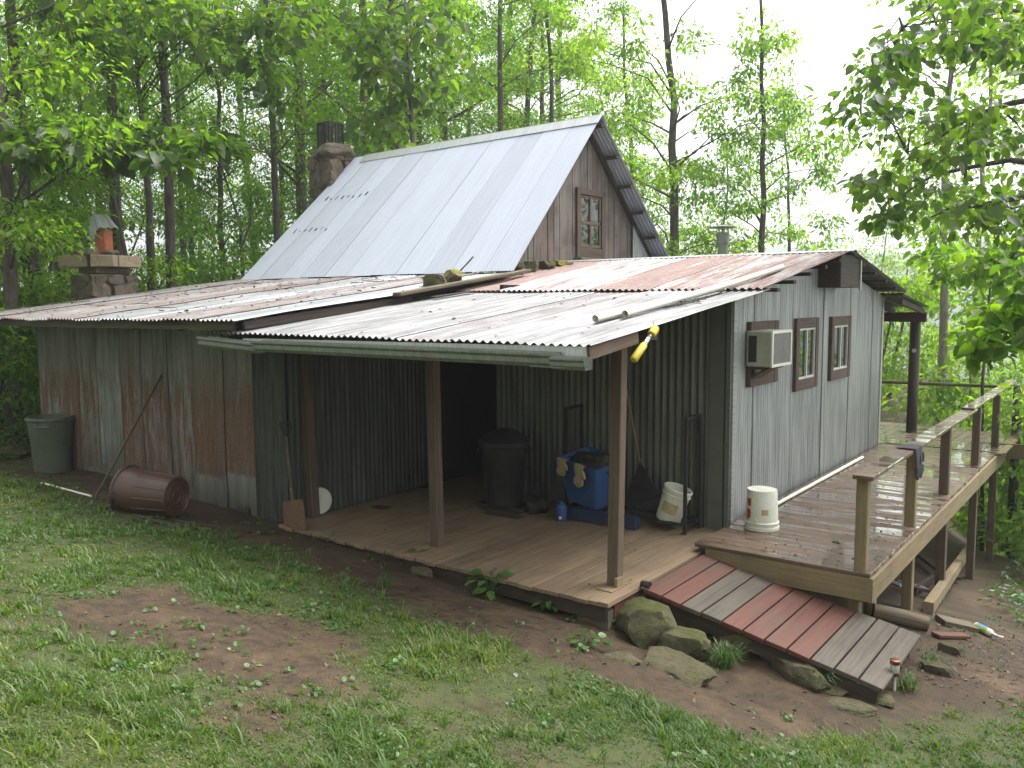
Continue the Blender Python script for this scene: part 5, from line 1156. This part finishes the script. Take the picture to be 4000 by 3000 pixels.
for k in range(90):
    x_ = r4.uniform(-8, 4); y_ = r4.uniform(-4.8, -.6); a = r4.uniform(0, 6.3); L_ = r4.uniform(.05, .22); P_ = [(x_+math.cos(a+q*.3)*L_*q, y_+math.sin(a+q*.3)*L_*q) for q in (0, .35, .7, 1)]
    m.tube([(u, v, float(gz(u, v))+.008) for u, v in P_], [.0035, .003, .0025, .0012], 4)
tag(m.build('ground_twigs', MT['bark']), 'thin dead twigs scattered over the lawn and soil', 'twigs', kind='stuff')
# distinct plants along the porch edge
def plant(lab, px, py, R_, n, size, seed, kind='broad', h=.12, grp='weeds growing along the porch edge', mat='weed'):
    g = gnd(px, py); r = np.random.RandomState(seed); root = thing('weed_plant', lab, 'plant', g, grp); m = MB(); P = []; D = []
    for k in range(n):
        a = r.uniform(0, 6.28); L_ = R_*r.uniform(.3, 1); t = np.array((math.cos(a)*L_, math.sin(a)*L_, h*r.uniform(.4, 1))); m.tube([g, g+t*np.array((.5, .5, .8)), g+t], [.003, .0025, .0015], 4); P.append(t); D.append((math.cos(a), math.sin(a), -.15))
    m.build('stem', MT['weed'], root); P = np.array(P); N = r.randn(n, 3)*.25; N[:, 2] += 1
    V, Fq, c = leaves(P, np.array(D), N, size*(.7+.6*r.rand(n)), kind, r.rand(n)); np_mesh('foliage', V, Fq, MT[mat], root, c)
plant('large broad leaved weed before the middle of the porch floor', 1060, 1290, .17, 22, .12, 71, h=.22)
plant('round leaved weed just right of the large broad leaved one', 1195, 1320, .13, 18, .085, 72, h=.14)
plant('round leaved weed standing at the porch edge near the middle post', 905, 1222, .06, 6, .07, 73, 'round', .17)
plant('low weed at the porch edge left of the middle post', 850, 1200, .10, 12, .05, 74, 'round', .08)
plant('small weed by the left end of the porch floor', 700, 1170, .12, 14, .04, 75, 'round', .08)
plant('leafy weed left of the big corner stone', 1330, 1345, .10, 10, .06, 76, 'broad', .12)
plant('low spreading weed in front of the big corner stone', 1265, 1395, .16, 20, .06, 77, 'round', .08)
plant('small bright weed at the foot of the leaning pole', 275, 1068, .10, 10, .06, 78, 'round', .08)
def tuftp(lab, px, py, n, L0, seed):
    g = gnd(px, py); r = np.random.RandomState(seed); V = []; a = r.rand(n)*2*pi; lean = L0*(.3+.7*r.rand(n)); h = L0*(.5+.6*r.rand(n)); w = .0035
    b = g+np.stack([r.randn(n)*.03, r.randn(n)*.03, np.zeros(n)], 1); d = np.stack([np.cos(a), np.sin(a), 0*a], 1); s = np.stack([-np.sin(a), np.cos(a), 0*a], 1)*w
    up = np.array((0, 0, 1.)); p1 = b+d*lean[:, None]*.35+up*h[:, None]*.65; p2 = b+d*lean[:, None]*.75+up*h[:, None]*.85; p3 = b+d*lean[:, None]*1.15+up*h[:, None]*.65
    V = np.stack([b-s, b+s, p1+s, p1-s, p2+s*.8, p2-s*.8, p3], 1).reshape(-1, 3); i = np.arange(n)*7; f = lambda *q: np.stack([i+k for k in q], 1)
    Fq = np.concatenate([f(0, 1, 2), f(0, 2, 3), f(3, 2, 4), f(3, 4, 5), f(5, 4, 6)]); o = np_mesh('grass_tuft', V-g, Fq, MT['grass'], rnd=np.repeat(r.rand(n)*.5, 7)); o.location = g; tag(o, lab, 'grass tuft', 'long grass tufts around the stones')
tuftp('long bluish grass tuft before the stones of the ramp', 1565, 1440, 120, .20, 81)
tuftp('arching grass tuft in front of the long tan stone', 1770, 1480, 80, .17, 82)
tuftp('grass tuft at the foot of the solar light', 1960, 1490, 60, .14, 83)
tuftp('thin grass tuft at the low right corner of the ramp', 2010, 1440, 40, .14, 84)
tuftp('grass tuft growing at the foot of the dark shed corner', 540, 1110, 70, .16, 85)
tuftp('grass tuft in the soil before the right half of the porch', 830, 1270, 40, .13, 86)
# ---- far hill
m = MB(); n = 60
hx = np.linspace(-700, 900, n); hv = []
for row, (yy, hh) in enumerate([(420, -110), (560, 10), (640, 34), (900, 40)]):
    hv += [(x, yy+40*math.sin(x*.006), hh+(0 if row == 0 else 1)*(22*math.sin(x*.0052+1)+9*math.sin(x*.017)+4*math.sin(x*.05))) for x in hx]
Fq = [(r_*n+i, r_*n+i+1, (r_+1)*n+i+1, (r_+1)*n+i) for r_ in range(3) for i in range(n-1)]
m.add(hv, Fq); o = m.build('hills', MT['hill'], None, True); o['kind'] = 'structure'
# ---- haze
HAZE = .0014
if HAZE:
    m = MB(); m.box((100, 300, 10), (1700, 1400, 300)); hz = m.build('haze', MT['dirt']); hm = bpy.data.materials.new('haze'); hm.use_nodes = True; nt = hm.node_tree; nt.nodes.clear()
    vo = nt.nodes.new('ShaderNodeVolumePrincipled'); vo.inputs['Color'].default_value = (.93, .96, 1, 1); vo.inputs['Density'].default_value = HAZE; vo.inputs['Anisotropy'].default_value = .3; oo = nt.nodes.new('ShaderNodeOutputMaterial'); nt.links.new(vo.outputs[0], oo.inputs['Volume'])
    hz.data.materials.clear(); hz.data.materials.append(hm); hz['kind'] = 'stuff'; hz['label'] = 'thin misty air over the valley'; hz['category'] = 'haze'
# ================================================================= LIGHT
w = bpy.data.worlds.new('World'); scene.world = w; w.use_nodes = True; nt = w.node_tree; bg = nt.nodes['Background']
sk = nt.nodes.new('ShaderNodeTexSky'); sk.sky_type = 'NISHITA'; sk.sun_disc = False; EL, AZ = math.radians(58), math.radians(25); sk.sun_elevation = EL; sk.sun_rotation = AZ; sk.dust_density = 4; sk.air_density = 1.0
hs = nt.nodes.new('ShaderNodeHueSaturation'); hs.inputs['Saturation'].default_value = .10; nt.links.new(sk.outputs[0], hs.inputs['Color']); nt.links.new(hs.outputs[0], bg.inputs[0]); bg.inputs[1].default_value = .15
sd = bpy.data.lights.new('sun', 'SUN'); sd.energy = 1.5; sd.angle = math.radians(40); sd.color = (1, .97, .92); so = bpy.data.objects.new('sun', sd); COL.objects.link(so)
sv = Vector((math.sin(AZ)*math.cos(EL), math.cos(AZ)*math.cos(EL), math.sin(EL))); so.rotation_euler = sv.to_track_quat('Z', 'Y').to_euler(); so.location = (0, 0, 30)
scene.view_settings.view_transform = 'Standard'; scene.view_settings.look = 'None'; scene.view_settings.exposure = 1.7; scene.view_settings.gamma = 1
cy = scene.cycles; cy.max_bounces = 8; cy.diffuse_bounces = 4; cy.glossy_bounces = 3; cy.transmission_bounces = 5; cy.transparent_max_bounces = 6; cy.volume_bounces = 0; cy.use_denoising = True; cy.caustics_reflective = False; cy.caustics_refractive = False
cy.sample_clamp_indirect = 6
# drop prototypes never used
for k_, o_ in protos.items():
    if k_ not in used:
        for c_ in list(o_.children): bpy.data.objects.remove(c_)
        bpy.data.objects.remove(o_)
